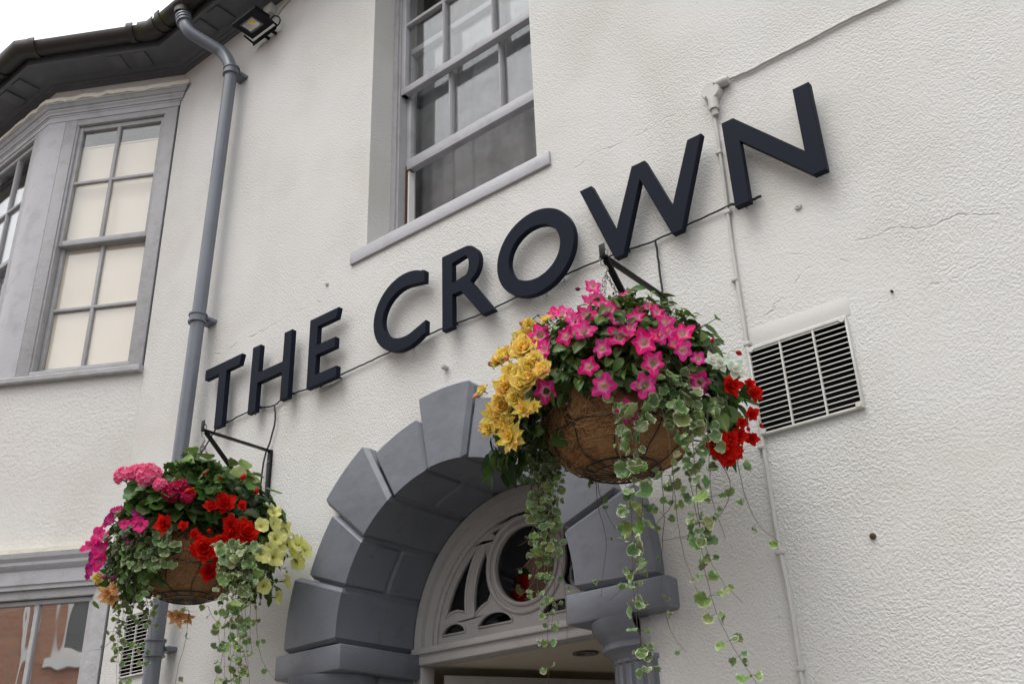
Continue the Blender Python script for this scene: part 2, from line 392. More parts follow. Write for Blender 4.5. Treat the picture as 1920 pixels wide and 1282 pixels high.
for st, d0, d1 in ((stB, sc(LB-.01), sf(.12)), (stA, sm(A.x+.15), sc(.15))):
    pr = [(GO+(gr+.006)*math.cos(R(a)), GZ+(gr+.006)*math.sin(R(a))) for a in range(15, -196, -15)]
    pi_ = [(GO+(gr+.0015)*math.cos(R(a)), GZ+(gr+.0015)*math.sin(R(a))) for a in range(-195, 16, 15)]
    k = MB(); k.sweep(pr+pi_, [d0, st, d1]); k.build('corner_fitting', M['gutter'], gt)
OUT = P(345, 12, -GO)
k = MB(); k.lathe([(.05, 5.965), (.05, 6.0), (.062, 6.01)], (OUT.x, -GO, 0), 20); k.build('outlet', M['gutter'], gt)

# downpipe
dp = thing('downpipe', 'blue grey painted downpipe swan-necked from the gutter down the wall beside the bay', 'downpipe', (-3.99, -.075, 0))
def bez(a, b, c, n=7): return [a*(1-t)**2+b*2*t*(1-t)+c*t*t for t in [i/n for i in range(n+1)]]
bot = Vector((-4.01, -.08, 0)); top = P(434, 133, -.08); kn = P(427, 104, -.08); up1 = P(349, 58, -GO+.01); up2 = Vector((OUT.x, -GO, 5.97))
k = MB(); k.tube([bot, P(290, 1215, -.08), P(338, 850, -.08), P(372, 595, -.08), top], .034, 20); k.build('pipe', M['pipe'], dp)
k = MB()
mid1 = kn+(up1-kn)*.22; mid0 = kn+(top-kn)*.9
mid2 = up1+(kn-up1)*.2; mid3 = up1+(up2-up1)*.5
k.tube([top]+bez(mid0, kn, mid1)+bez(mid2, up1, mid3)+[up2], .035, 20); k.build('swan_neck', M['pipe'], dp)
def collar(p, d=Vector((0, 0, 1)), h=.05, r_=.034, name='collar'):
    q = MB(); a = p-d*h/2
    pts = [a, a+d*.001, a+d*.010, a+d*.011, a+d*(h-.011), a+d*(h-.010), a+d*(h-.001), a+d*h]
    q.tube(pts, [r_, r_+.012, r_+.012, r_+.007, r_+.007, r_+.012, r_+.012, r_], 20); return q.build(name, M['pipe'], dp)
collar(P(371, 598, -.08)); collar(P(290, 1215, -.08), h=.075); collar(top+Vector((0, 0, -.01)), h=.05)
dd = (up2-up1).normalized(); collar(up1+(up2-up1)*.72, dd, .035); collar(up1+(up2-up1)*.48, dd, .015)
for q_ in (P(371, 598, -.08), top+Vector((0, 0, -.02)), P(290, 1215, -.08)):
    q = MB(); q.box(q_.x-.03, q_.x+.046, q_.y+.035, .004, q_.z-.010, q_.z+.010, .003); q.tube([(q_.x+.043, q_.y+.040, q_.z), (q_.x+.043, q_.y+.026, q_.z)], .007, 10); q.build('pipe_bracket', M['pipe'], dp)

# ------------------------------------------------------------------ central sash window
win = MB(); win.box(W0+.001, W1-.001, .135, .16, WZ0+.02, WZ1-.001, 0)  # replaced below
win.bm.free()
cw = (W0+W1)/2
def window_obj(name, label=None):
    o = bpy.data.objects.new(name, None); C.objects.link(o); o.parent = pub; o.empty_display_size = .1; ORG[o.name] = ORG[pub.name]
    if label: o['label'] = label
    return o
wn = window_obj('window', 'tall grey sash window pushed open at the bottom')
f = MB(); fy0, fy1 = .134, .24
f.box(W0+.0005, W0+.030, fy0, fy1, WZ0+.03, WZ1-.03); f.box(W1-.030, W1-.0005, fy0, fy1, WZ0+.03, WZ1-.03); f.box(W0+.0005, W1-.0005, fy0, fy1, WZ1-.035, WZ1-.0005)
f.box(W0+.030, W0+.040, fy0+.012, fy1-.002, WZ0+.03, WZ1-.03); f.box(W1-.040, W1-.030, fy0+.012, fy1-.002, WZ0+.03, WZ1-.03)
f.build('frame', M['woodold'], wn)
f = MB(); f.box(W0+.0402, W0+.047, .19, .236, WZ0+.035, 4.50); f.build('brown_runner', mat('bare_wood', (.10, .055, .03), .8, .1, bump=(60, .003)), wn)
f = MB(); f.box(W0+.047, W0+.056, .20, .236, WZ0+.035, 4.50); f.build('white_bead', mat('white_bead', (.8, .8, .78), .5), wn)
f = MB(); f.box(-2.936, -1.833, -.013, .131, 3.930, 3.992, .003); f.build('sill', M['wood'], wn)
f = MB(); f.box(W0+.002, W1-.002, .131, .26, 3.94, 4.012, .002); f.build('inner_sill', M['woodold'], wn)
ux0, ux1 = W0+.040, W1-.040
m1, m2 = cw-.152, cw+.152
def sash(y0, y1, z0, z1, bars, name, bot, topr, mw=.0075):
    s = MB(); s.box(ux0, ux0+.028, y0, y1, z0, z1, .002); s.box(ux1-.028, ux1, y0, y1, z0, z1, .002)
    s.box(ux0+.001, ux1-.001, y0-.001, y1+.001, z0, z0+bot, .003); s.box(ux0+.001, ux1-.001, y0-.001, y1+.001, z1-topr, z1, .003)
    for mx in (m1, m2): s.box(mx-mw, mx+mw, y0+.004, y1-.004, z0+bot-.001, z1-topr+.001, .002); s.box(mx-.004, mx+.004, y0-.001, y1-.01, z0+bot-.001, z1-topr+.001, .001)
    for bz in bars: s.box(ux0+.027, ux1-.027, y0+.003, y1-.005, bz-.010, bz+.010, .002)
    s.build(name, M['wood'], wn)
    xs = [ux0+.028, m1-mw, m1+mw, m2-mw, m2+mw, ux1-.028]; zs = [z0+bot]+sum([[bz-.01, bz+.01] for bz in bars], [])+[z1-topr]
    for i in range(3):
        for j in range(0, len(zs), 2):
            p = MB(); p.box(xs[2*i]-.002, xs[2*i+1]+.002, y1-.012, y1-.009, zs[j]-.002, zs[j+1]+.002); p.build('pane', M['glass'], wn)
sash(.150, .185, 4.895, 5.665, [5.335], 'upper_sash', .040, .035)
sash(.192, .228, 4.478, 5.20, [], 'lower_sash', .058, .036)
# curtains: pleated net behind the panes, heavier grey drape seen through the gap
def drape(name, mt, x0, x1, y, z0, z1, seed, amp, per):
    c_ = MB(); n = 160; vs = []; fs = []
    for i in range(n+1):
        x = x0+(x1-x0)*i/n; q = noise.noise(Vector((x/per, seed, 0)))+.45*noise.noise(Vector((x/per*2.3, seed, 4)))
        for j in range(5): vs.append((x+.01*noise.noise(Vector((x*5, j*.8, seed))), y+amp*q*(1-.12*j)+.006*noise.noise(Vector((x*9, j, seed))), z0+(z1-z0)*j/4))
    for i in range(n):
        for j in range(4): fs.append([i*5+j, i*5+5+j, i*5+6+j, i*5+1+j])
    c_.add(vs, fs); return c_.build(name, mt, wn, recalc=False, sharp=180)
drape('curtain', mat('grey_voile', (.34, .335, .34), .9, .1, var=[(5, (.22, .215, .22), .4, .62)]), W0-.5, W1+.1, .35, 3.9, 5.75, 2.0, .06, .11)
k = MB(); k.box(W0-.6, W1+.2, .48, .50, 3.8, 5.8); k.build('room_lining', M['room'], wn)

# ------------------------------------------------------------------ bay joinery
def bay_win(name, label, f_, s0, s1, z0, z1, mull, bars, meet, gmat, blindm, jamb=.05, rec=.018, split=True):
    o = window_obj(name, label)
    k = MB(f_)                                                        # fixed frame
    k.box(s0, s0+jamb, -.004, .10, z0, z1, .002); k.box(s1-jamb, s1, -.004, .10, z0, z1, .002)
    k.box(s0+jamb, s1-jamb, -.002, .10, z1-jamb*.55, z1, .002)
    k.box(s0+jamb, s1-jamb, -.002, .10, z0, z0+.022, .002)
    k.box(s0+jamb, s0+jamb+.012, .004, .10, z0+.02, z1-.02, .001); k.box(s1-jamb-.012, s1-jamb, .004, .10, z0+.02, z1-.02, .001)
    k.build('frame', M['woodold'], o)
    a, b = s0+jamb+.013, s1-jamb-.013; zb, zt = z0+.023, z1-jamb*.55-.004
    def half(za, zc, y, nm, br, brail, trail):
        k = MB(f_); st = .022
        k.box(a, a+st, y, y+.03, za, zc, .002); k.box(b-st, b, y, y+.03, za, zc, .002)
        k.box(a+st, b-st, y+.001, y+.031, za, za+brail, .002); k.box(a+st, b-st, y+.001, y+.031, zc-trail, zc, .002)
        for q in mull: k.box(q-.010, q+.010, y+.003, y+.026, za+brail, zc-trail, .002)
        for q in br: k.box(a+st, b-st, y+.002, y+.024, q-.009, q+.009, .002)
        k.build(nm, M['woodold'], o)
        xs = [a+st]+sum([[q-.01, q+.01] for q in mull], [])+[b-st]; zs = [za+brail]+sum([[q-.009, q+.009] for q in br], [])+[zc-trail]
        for i in range(0, len(xs), 2):
            for j in range(0, len(zs), 2):
                k = MB(f_); k.box(xs[i]-.001, xs[i+1]+.001, y+.018, y+.021, zs[j]-.001, zs[j+1]+.001); k.build('pane', gmat, o)
    if meet:
        half(meet-.014, zt, rec, 'upper_sash', [q for q in bars if q > meet], .034, .03)
        half(zb, meet+.014, rec+.034, 'lower_sash', [q for q in bars if q < meet], .035, .028)
    else: half(zb, zt, rec, 'sash', bars, .04, .02)
    return o
o = bay_win('window', 'bay side window of eight panes with a drawn cream blind', cant, .012, .735, 3.975, 5.69, [.392], [5.232, 4.395], 4.812, M['glass'], 1, jamb=.075)
k = MB(cant); k.box(.09, .655, .078, .082, 4.0, 5.53); k.box(.10, .655, .072, .090, 5.525, 5.535); k.build('blind', M['blind'], o)
k = MB(cant); k.box(.660, .70, .074, .077, 4.0, 5.62); k.build('blind_side', M['stay'], o)
o = bay_win('window', 'bay front window with white net curtains', front, .115, 1.25, 3.975, 5.69, [.40, .68, .96], [5.232, 4.395], 4.812, M['glassb'], 1, jamb=.05)
k = MB(front); n = 90; vs = []; fs = []
for i in range(n+1):
    s = .16+1.0*i/n; vs += [(s, .15+.012*math.sin(i*.8)+.01*math.sin(i*.33), 4.0), (s, .15+.012*math.sin(i*.8)+.01*math.sin(i*.33), 5.50+.05*math.sin(i*.035))]
for i in range(n): fs.append([2*i, 2*i+2, 2*i+3, 2*i+1])
k.add(vs, fs); k.build('net_curtain', M['net'], o, recalc=False)
o = bay_win('window', 'ground floor bay window reflecting brick houses opposite', cant, .012, .80, 1.25, 2.815, [.392], [], None, M['glassr'], 1, jamb=.075)
o = bay_win('window', 'ground floor bay front window', front, .06, 1.25, 1.25, 2.815, [.46, .86], [], None, M['glassr'], 1, jamb=.06)

# corner posts, sills, window heads and cornices of the bay
def post(s, fs_, z0, z1):
    a = cant((s, 0, 0)); b = front((fs_, 0, 0)); c1 = cant((s, .12, 0)); c2 = front((fs_, .12, 0)); o_ = .004
    p = [Vector((a.x, a.y))+nc_*o_, Vector((B.x, B.y))+bis*o_, Vector((b.x, b.y-o_)), Vector((c2.x, c2.y)), Vector((c1.x, c1.y))]
    bt = MB(); bt.slab([(q.x, q.y) for q in p], z0, z1); bt.build('corner_post', M['wood'], pub)
post(.736, .114, 3.975, 5.6895); post(.80, .06, 1.25, 2.83)
bt = MB(); bt.sweep([(-.08, 5.69), (.007, 5.69), (.007, 5.727), (-.08, 5.727)], [lambda o, z: cant((.002, -o, z)), stB, stL])
bt.build('window_head', M['wood'], pub)
stE = lambda o, z: cant((-1.1*o, -o, z))
cm = MB()
cm.sweep([(0, 5.7272), (.010, 5.7272), (.010, 5.738), (.017, 5.741), (.019, 5.752), (.027, 5.764), (.027, 5.774), (.036, 5.778), (.050, 5.796), (.055, 5.797), (.055, 5.812), (0, 5.812)], [stE, stB, stL])
cm.build('upper_cornice', M['wood'], pub, sharp=20)
cm = MB()
cm.sweep([(0, 2.816), (.018, 2.816), (.018, 2.835), (.026, 2.839), (.026, 2.905), (.034, 2.912), (.044, 2.930), (.044, 2.945), (.056, 2.962), (.060, 2.985), (0, 2.985)], [stA, stB, stL])
cm.build('lower_cornice', M['wood'], pub, sharp=20)
cm = MB()
cm.sweep([(-.1, 3.925), (.030, 3.925), (.034, 3.932), (.034, 3.955), (.028, 3.962), (-.1, 3.976)], [stA, stB, stL])
cm.build('bay_sill', M['woodold'], pub, sharp=25)
# room behind the bay windows
k = MB(); k.box(XL+.2, A.x+.2, .95, 1.0, 3.95, 5.8); k.box(XL+.2, A.x+.2, .31, .95, 5.73, 5.78); k.box(XL+.2, B.x-.02, -.25, .29, 5.73, 5.78); k.build('bay_room', M['room'], pub)

# ------------------------------------------------------------------ arched doorway
dr = window_obj('door_arch', 'slate blue banded arch surround of the doorway')
def voussoir(a0, a1, r0, r1, y0, y1, n=7, bevo=.015, mid=None):
    b = bmesh.new(); V = {}
    for i in range(n+1):
        a = R(a0+(a1-a0)*i/n)
        for j, r_ in enumerate((r0, r1)):
            for k_, y in enumerate((y0, y1)): V[i, j, k_] = b.verts.new((AC[0]+r_*math.cos(a), y, AC[1]+r_*math.sin(a)))
    for i in range(n):
        b.faces.new((V[i, 0, 0], V[i+1, 0, 0], V[i+1, 1, 0], V[i, 1, 0])); b.faces.new((V[i, 0, 1], V[i, 1, 1], V[i+1, 1, 1], V[i+1, 0, 1]))
        b.faces.new((V[i, 0, 0], V[i, 0, 1], V[i+1, 0, 1], V[i+1, 0, 0])); b.faces.new((V[i, 1, 0], V[i+1, 1, 0], V[i+1, 1, 1], V[i, 1, 1]))
    for i in (0, n): b.faces.new((V[i, 0, 0], V[i, 1, 0], V[i, 1, 1], V[i, 0, 1]))
    bmesh.ops.recalc_face_normals(b, faces=b.faces[:])
    ends = {V[i, j, k_] for i in (0, n) for j in (0, 1) for k_ in (0, 1)}
    es = [e for e in b.edges if e.verts[0] in ends and e.verts[1] in ends]
    if mid is not None:
        inner = {V[i, 0, mid] for i in range(n+1)}; es += [e for e in b.edges if e.verts[0] in inner and e.verts[1] in inner and e not in es]
    bmesh.ops.bevel(b, geom=es, offset=bevo, segments=1, affect='EDGES')
    return b
gap = .22
vs_ = [(-1.8, 20, 1), (20, 40, 0), (40, 60, 1), (60, 80, 0), (80, 100, 1), (100, 120, 0), (120, 140.5, 1), (140.5, 161, 0), (161, 181.6, 1)]
for a0, a1, big in vs_:
    k = MB(); r1 = .822 if big else .752; y0 = -.054 if big else -.046
    if big: k.merge(voussoir(a0+gap, a1-gap, .537, r1, y0, .349))
    else:
        k.merge(voussoir(a0+gap, a1-gap, .537, r1, y0, .165, mid=1)); k.merge(voussoir(a0+gap, a1-gap, .537, .64, .1655, .349, mid=0))
    k.build('voussoir', M['arch'], dr)
k = MB()
for a in range(0, 180, 6): k.merge(voussoir(a-.5, a+6.5, .546, .70, -.030, .42, 2, .0005))
k.build('joint_filler', M['arch'], dr)
def fl(rr, z, th): return rr-.0065*max(0, math.cos(th*20))**.6 if False else rr
for sx in (-1, 1):
    X = lambda x: AC[0]+sx*(x-AC[0])                   # mirrored about the arch axis; written for the right side
    x0, x1 = sorted((X(-1.842), X(-1.481)))
    k = MB(); k.box(x0, x1, -.062, .352, 2.208, 2.300, .009); k.build('impost', M['arch'], dr)
    cx = X(-1.640); cy = .085
    k = MB()
    prof = [(.150, 2.212), (.176, 2.206), (.172, 2.185), (.155, 2.160), (.138, 2.145), (.138, 2.139), (.144, 2.134), (.144, 2.122), (.134, 2.116), (.120, 2.108), (.116, 2.098)]
    k.lathe(prof, (cx, cy, 0), 64)
    bmesh.ops.bisect_plane(k.bm, geom=k.bm.verts[:]+k.bm.edges[:]+k.bm.faces[:], plane_co=(X(-1.592), 0, 0), plane_no=(sx, 0, 0), clear_outer=True)
    k.build('capital', M['arch'], dr, sharp=50)
    k = MB()
    def fr(r, h, th):
        return r-.008*abs(math.sin(th*10))**1.0 if h < 2.085 else r
    k.lathe([(.114, 2.10), (.114, 2.086), (.114, 2.084), (.122, 0.0)], (cx, cy, 0), 160, fr=fr); k.build('column', M['arch'], dr, sharp=50)
    k = MB(); a, b = sorted((X(-1.5885), X(-1.622))); k.box(a, b, .004, .30, 0, 2.207); k.build('jamb_edge', M['stucco_smooth'], dr)
    k = MB(); a, b = sorted((X(-1.60), X(-1.806))); k.box(a, b, .175, .349, 0, 2.207); a, b = sorted((X(-1.592), X(-1.70))); k.box(a, b, .10, .34, 0, 2.206); k.build('jamb', M['arch'], dr)

# fanlight
fan = window_obj('fanlight', 'half round fanlight with a circle and curved grey tracery')
FZ = 2.345; FX = AC[0]
def ring(r0, r1, y0, y1, name, zb=2.30, m_='frame2'):
    o_ = arc(FX, AC[1], r1, 0, 180, 40); i_ = arc(FX, AC[1], r0, 180, 0, 40)
    k = MB(); k.prism([(FX+r1, zb)]+o_+[(FX-r1, zb), (FX-r0, zb)]+i_+[(FX+r0, zb)], (), y0, y1); return k.build(name, M[m_], fan, sharp=30)
ring(.500, .536, .352, .395, 'outer_arch'); ring(.462, .4999, .374, .42, 'middle_arch'); ring(.446, .4619, .386, .42, 'inner_bead')
holes = []; CZ = 2.573; GR = .143; CRo = .186
holes.append(arc(FX, CZ, GR, 0, 352.5, 47))
ro = .413; ctr = (FX, 2.335)
def pol(r_, a): return (ctr[0]+r_*math.cos(R(a)), ctr[1]+r_*math.sin(R(a)))
def circ_pt(a, r_=CRo+.004): return (FX+r_*math.cos(R(a)), CZ+r_*math.sin(R(a)))
def lp_(p0, p1, bulge, n=10):
    (x0, z0), (x1, z1) = p0, p1; mx, mz = (x0+x1)/2, (z0+z1)/2; dx, dz = x1-x0, z1-z0; cxx, czz = mx-dz*bulge*2, mz+dx*bulge*2
    return [((1-t)**2*x0+2*t*(1-t)*cxx+t*t*x1, (1-t)**2*z0+2*t*(1-t)*czz+t*t*z1) for t in [i/n for i in range(n+1)]]
side = []
a_lo, a_hi = math.degrees(math.asin(.098/.413)), 58
L1 = [pol(ro, 180-a_lo-(a_hi-a_lo)*i/12) for i in range(13)]                    # outer edge, rising
L1 = L1+lp_(L1[-1], (-2.640, 2.436), -.10)[1:]+lp_((-2.640, 2.436), L1[0], -.16, 6)[1:-1]
L2 = lp_((-2.597, 2.415), (-2.528, 2.668), .10)+[circ_pt(a, CRo) for a in range(165, 213, 6)]+lp_((-2.507, 2.462), (-2.597, 2.415), -.10, 6)[1:-1]
L3 = arc(-2.702, 2.366, .060, 0, 180, 12, .040)
L4 = arc(-2.494, 2.370, .083, 0, 180, 14, .048)
L5 = [pol(ro+.004, 180-a) for a in range(68, 84, 3)]+[circ_pt(a, CRo+.002) for a in range(96, 140, 6)]
for l in (L1, L2, L3, L4, L5):
    side.append(l); holes.append(l); holes.append([(2*FX-x, z) for x, z in l][::-1])
k = MB(); k.prism([(FX-.447, 2.325)]+[(FX-.447, 2.33)]+arc(FX, AC[1], .447, 179, 1, 40)+[(FX+.447, 2.325)], holes, .392, .414, bev=.003)
k.build('tracery', M['frame2'], fan, sharp=30)
k = MB()
for h in holes:
    if h is holes[0]: continue
    cxx = sum(x for x, z in h)/len(h); czz = sum(z for x, z in h)/len(h)
    k.tube([(cxx+(x-cxx)*1.0, .390, czz+(z-czz)*1.0) for x, z in h], .0048, 6, closed=True)
k.tube([(FX+.150*math.cos(R(a)), .389, CZ+.150*math.sin(R(a))) for a in range(0, 360, 6)], .008, 8, closed=True)
k.tube([(FX+.178*math.cos(R(a)), .389, CZ+.178*math.sin(R(a))) for a in range(0, 360, 6)], .009, 8, closed=True)
k.build('tracery_moulding', M['frame2'], fan)
k = MB(); k.prism([(FX-.44, 2.33)]+arc(FX, AC[1], .44, 178, 2, 30)+[(FX+.44, 2.33)], (), .404, .407); k.build('fan_glass', M['glassf'], fan)
k = MB(); k.box(FX-.536, FX+.536, .345, .43, 2.262, 2.328, .004); k.box(FX-.53, FX+.53, .330, .36, 2.300, 2.322, .003); k.build('transom', M['frame2'], fan)
k = MB(); k.box(FX-.60, FX-.536, .352, .42, 0, 2.33); k.box(FX+.536, FX+.60, .352, .42, 0, 2.33); k.box(FX-.536, FX-.50, .36, .43, 0, 2.262, .002); k.box(FX+.50, FX+.536, .36, .43, 0, 2.262, .002); k.build('door_frame', M['frame2'], dr)
# lobby
lb = window_obj('lobby', 'pale lobby inside the doorway')
k = MB(); k.box(-3.1, -1.2, .435, 2.6, 2.27, 2.29); k.build('lobby_ceiling', M['lobby'], lb)
k = MB(); k.box(-3.1, -1.2, 2.6, 2.65, 0, 2.27); k.box(-3.15, -3.1, .44, 2.6, 0, 2.27); k.box(-1.2, -1.15, .44, 2.6, 0, 2.27); k.box(-3.1, -1.2, 2.57, 2.60, 2.13, 2.27); k.build('lobby_wall', M['lobby'], lb)
k = MB(); k.box(-3.2, -1.1, .44, 2.65, 3.2, 3.25); k.box(-3.2, -1.1, 2.6, 2.65, 2.29, 3.2); k.build('fan_backing', M['darkroom'], lb)
dlp = PZ(1098, 1223, 2.268)
k = MB(); k.lathe([(.030, 2.268), (.048, 2.2665), (.050, 2.263), (.046, 2.262), (.034, 2.263), (.030, 2.268), (.012, 2.267)], (dlp.x, dlp.y, 0), 28); k.build('downlight', M['steel'], lb)
k = MB(); k.lathe([(.001, 2.2675), (.031, 2.2672)], (dlp.x, dlp.y, 0), 24); k.build('downlight_lens', mat('lens_dark', (.05, .045, .04), .2), lb)
k = MB()     # open grey door leaf
def leaf_f(v): return Vector((-2.82+v[0]*math.cos(R(62)), .46+v[0]*math.sin(R(62))+v[1]*.5, v[2]))
k.f = leaf_f; k.box(0, .86, 0, .045, .05, 2.235, .003); k.box(.09, .77, -.012, .0, 1.25, 2.12, .006); k.build('door_leaf', M['frame2'], dr)

# ------------------------------------------------------------------ sign letters
LB_, LT = 3.377, 3.704
letters = {
 'T': ([(-3.868, 3.652), (-3.759, 3.652), (-3.756, LB_), (-3.697, LB_), (-3.701, 3.652), (-3.606, 3.652), (-3.593, LT), (-3.868, LT)], []),
 'H': ([(-3.514, LB_), (-3.459, LB_), (-3.459, 3.512), (-3.293, 3.512), (-3.293, LB_), (-3.240, LB_), (-3.240, LT), (-3.293, LT), (-3.293, 3.564), (-3.459, 3.564), (-3.459, LT), (-3.514, LT)], []),
 'E': ([(-3.121, LB_), (-2.935, LB_), (-2.935, 3.428), (-3.068, 3.428), (-3.068, 3.519), (-2.951, 3.519), (-2.951, 3.567), (-3.068, 3.567), (-3.068, 3.656), (-2.951, 3.656), (-2.938, LT), (-3.121, LT)], []),
 'W': ([(-1.676, LT), (-1.625, LT), (-1.541, 3.479), (-1.455, LT), (-1.402, LT), (-1.319, 3.478), (-1.234, LT), (-1.181, LT), (-1.294, LB_), (-1.332, LB_), (-1.428, 3.637), (-1.519, LB_), (-1.556, LB_)], []),
 'N': ([(-1.106, LT), (-1.064, LT), (-.856, 3.469), (-.856, LT), (-.802, LT), (-.802, LB_-.002), (-.844, LB_-.002), (-1.053, 3.607), (-1.053, LB_), (-1.104, LB_)], []),
 'O': (arc(-1.889, 3.541, .177, 0, 355, 71, .172), [arc(-1.892, 3.540, .117, 0, 355, 71, .108)]),
}
co = [p for p in arc(-2.545, 3.542, .177, 0, 360, 90, .171)]; ci = [p for p in arc(-2.545, 3.540, .123, 0, 360, 90, .110)]
up = math.degrees(math.acos(.110/.177)); 
co = arc(-2.545, 3.542, .177, 50, 308, 60, .171); ci = arc(-2.545, 3.538, .123, 310, 52, 50, .111)
co[0] = (-2.435, 3.683); co[1] = (-2.452, 3.692); co[-1] = (-2.429, 3.400)
ci = [(-2.429, 3.459)]+ci[4:-5]+[(-2.436, 3.630)]
letters['C'] = (co+ci, [])
def bowl(r_in):
    cxx, czz = (-2.226, 3.6205); rr = .0835 if not r_in else .031
    return [(cxx+(.076 if not r_in else .021)*math.cos(R(a)), czz+(rr if not r_in else .043)*math.sin(R(a))) for a in range(90, -91, -12)]
ro_ = bowl(False)
letters['R'] = ([(-2.343, LB_), (-2.343, LT)]+ro_[:-2]+[(-2.198, 3.541), (-2.085, LB_), (-2.145, LB_), (-2.246, 3.516), (-2.289, 3.516), (-2.289, LB_)], [[(-2.289, 3.654)]+bowl(True)+[(-2.289, 3.567)]])
lab = {'T': 'dark navy raised letter T, leftmost of the wall sign beside the downpipe', 'H': 'dark navy raised letter H between the T and the E of the wall sign',
 'E': 'dark navy raised letter E ending the first word of the sign', 'C': 'dark navy raised letter C, open curve below the left end of the window sill',
 'R': 'dark navy raised letter R between the C and the O of the wall sign', 'O': 'dark navy round letter O left of the hanging basket bracket tip',
 'W': 'dark navy raised letter W directly above the right flower basket bracket', 'N': 'dark navy raised letter N, rightmost and largest looking letter of the sign'}
for ch in 'THECROWN':
    ou, ho = letters[ch]
    l = thing('sign_letter', lab[ch], 'sign letter', (sum(p[0] for p in ou)/len(ou), -.05, LB_), 'raised letters of the wall sign')
    k = MB(); k.prism(ou, ho, -.060, -.036, bev=.0012); k.build('letter_body', M['letter'], l, sharp=30)
    # stand-off pins to the wall
    xs = {'T': [(-3.73, 3.42), (-3.73, 3.66)], 'H': [(-3.487, 3.42), (-3.487, 3.66), (-3.266, 3.42), (-3.266, 3.66)], 'E': [(-3.095, 3.40), (-3.095, 3.68), (-2.97, 3.40)],
          'C': [(-2.55, 3.40), (-2.69, 3.54), (-2.55, 3.68)], 'R': [(-2.316, 3.42), (-2.316, 3.66), (-2.13, 3.42)], 'O': [(-1.89, 3.40), (-2.04, 3.54), (-1.75, 3.54), (-1.89, 3.68)],
          'W': [(-1.53, 3.42), (-1.31, 3.42), (-1.42, 3.68)], 'N': [(-1.078, 3.42), (-1.078, 3.67), (-.83, 3.67), (-.83, 3.42)]}[ch]
    for (x, z) in [p for p in xs if p[1] < 3.45]:
        k = MB(); k.tube([(x, -.0365, z), (x, .004, z)], .0035, 8); k.build('stand_off', M['letter'], l)

# cable running behind and under the letters
def wcurve(pts, Y, n=6, sag=0, jit=.0015):
    out = []
    w_ = [P(*p, Y) if len(p) == 2 else P(p[0], p[1], p[2]) for p in pts]
    for i in range(len(w_)-1):
        p0 = w_[max(i-1, 0)]; p1 = w_[i]; p2 = w_[i+1]; p3 = w_[min(i+2, len(w_)-1)]
        for j in range(n):
            t = j/n; q = .5*((2*p1)+(p2-p0)*t+(2*p0-5*p1+4*p2-p3)*t*t+(3*p1-p0-3*p2+p3)*t**3)
            out.append(q+Vector((random.uniform(-jit, jit), 0, random.uniform(-jit, jit))))
    out.append(w_[-1]); return out
cb = thing('sign_cable', 'thin black electric cable strung behind the letters along the sign', 'cable', tuple(P(700, 670)))
k = MB(); k.tube(wcurve([(402, 806), (430, 790), (468, 770), (492, 764), (513, 760), (530, 748), (560, 734), (600, 722), (640, 702), (690, 679), (735, 658), (770, 643), (815, 622), (860, 605), (905, 588), (950, 566), (985, 550), (1060, 515), (1120, 490), (1165, 472), (1210, 458), (1260, 436), (1310, 412), (1370, 384)], -.012), .0035, 6)
k.tube(wcurve([(1370, 384), (1400, 378), (1427, 368)], -.014), .0048, 6); k.build('main_run', M['cable'], cb)
k = MB(); k.tube(wcurve([(514, 760), (516, 785), (508, 822), (498, 850), (492, 880), (487, 925), (482, 960)], -.014), .0038, 6); k.build('branch', M['cable'], cb)
k = MB(); k.tube(wcurve([(1229, 452), (1236, 500), (1243, 555), (1246, 600)], -.012), .0038, 6); k.build('branch', M['cable'], cb)
k = MB(); k.tube(wcurve([(404, 806), (395, 820), (380, 845), (357, 872), (346, 895), (335, 925)], -.02), .0035, 6); k.build('branch', M['cable'], cb)
k = MB()
for (x, y) in ((480, 777), (594, 727), (634, 708), (790, 637), (852, 616), (906, 592), (1058, 527), (1166, 482), (1400, 390)):
    q = P(x, y, -.02); k.tube([q+Vector((0, 0, .012)), q+Vector((.002, -.004, -.006))], .0016, 5)
k.build('cable_tie', M['cable'], cb)

# conduit with junction box, cable to the upper right
cn = thing('wall_conduit', 'thin painted conduit clipped down the wall from the round junction box', 'conduit', tuple(P(1456, 997)))
k = MB(); k.tube(wcurve([(1336, 200), (1349, 282), (1360, 360), (1375, 480), (1400, 644), (1415, 735), (1430, 830), (1456, 997), (1480, 1120), (1500, 1252), (1512, 1330), (1530, 1460)], -.008, jit=.0006), .0062, 8); k.build('conduit_run', M['conduit'], cn)
for (x, y) in ((1348, 287), (1365, 398), (1378, 525), (1401, 645), (1428, 838), (1462, 1035), (1500, 1253)):
    q = P(x, y, -.008); k = MB(); k.box(q.x-.010, q.x+.011, -.0165, -.001, q.z-.006, q.z+.006, .002); k.build('clip', M['conduit'], cn)
jb = thing('junction_box', 'round cream junction box on the wall above the W and N', 'junction box', tuple(P(1335, 168)))
q = P(1331, 170, -.03)
k = MB(); k.lathe([(.001, 0), (.031, 0), (.034, .004), (.034, .030)], (q.x, -.031, q.z), 28, axis='y'); k.build('box_body', M['conduit'], jb)
k = MB(); k.tube([(q.x, -.018, q.z-.030), (q.x, -.018, q.z-.075)], .017, 14); k.tube([(q.x, -.018, q.z-.0751), (q.x, -.014, q.z-.095)], .011, 12); k.build('gland', M['conduit'], jb); k = MB()
e1 = P(1345, 158, -.018); e2 = P(1366, 149, -.018); ddx = (e2-e1).normalized(); k.tube([e1, e2-ddx*.01, e2], [.016, .017, .012], 14); k.build('gland', M['conduit'], jb)
k = MB()
for s in (-1, 1): k.lathe([(.001, 0), (.0035, 0), (.0035, .003)], (q.x+s*.018, -.0335, q.z+s*.020), 10, axis='y')
k.build('screw', M['steel'], jb)
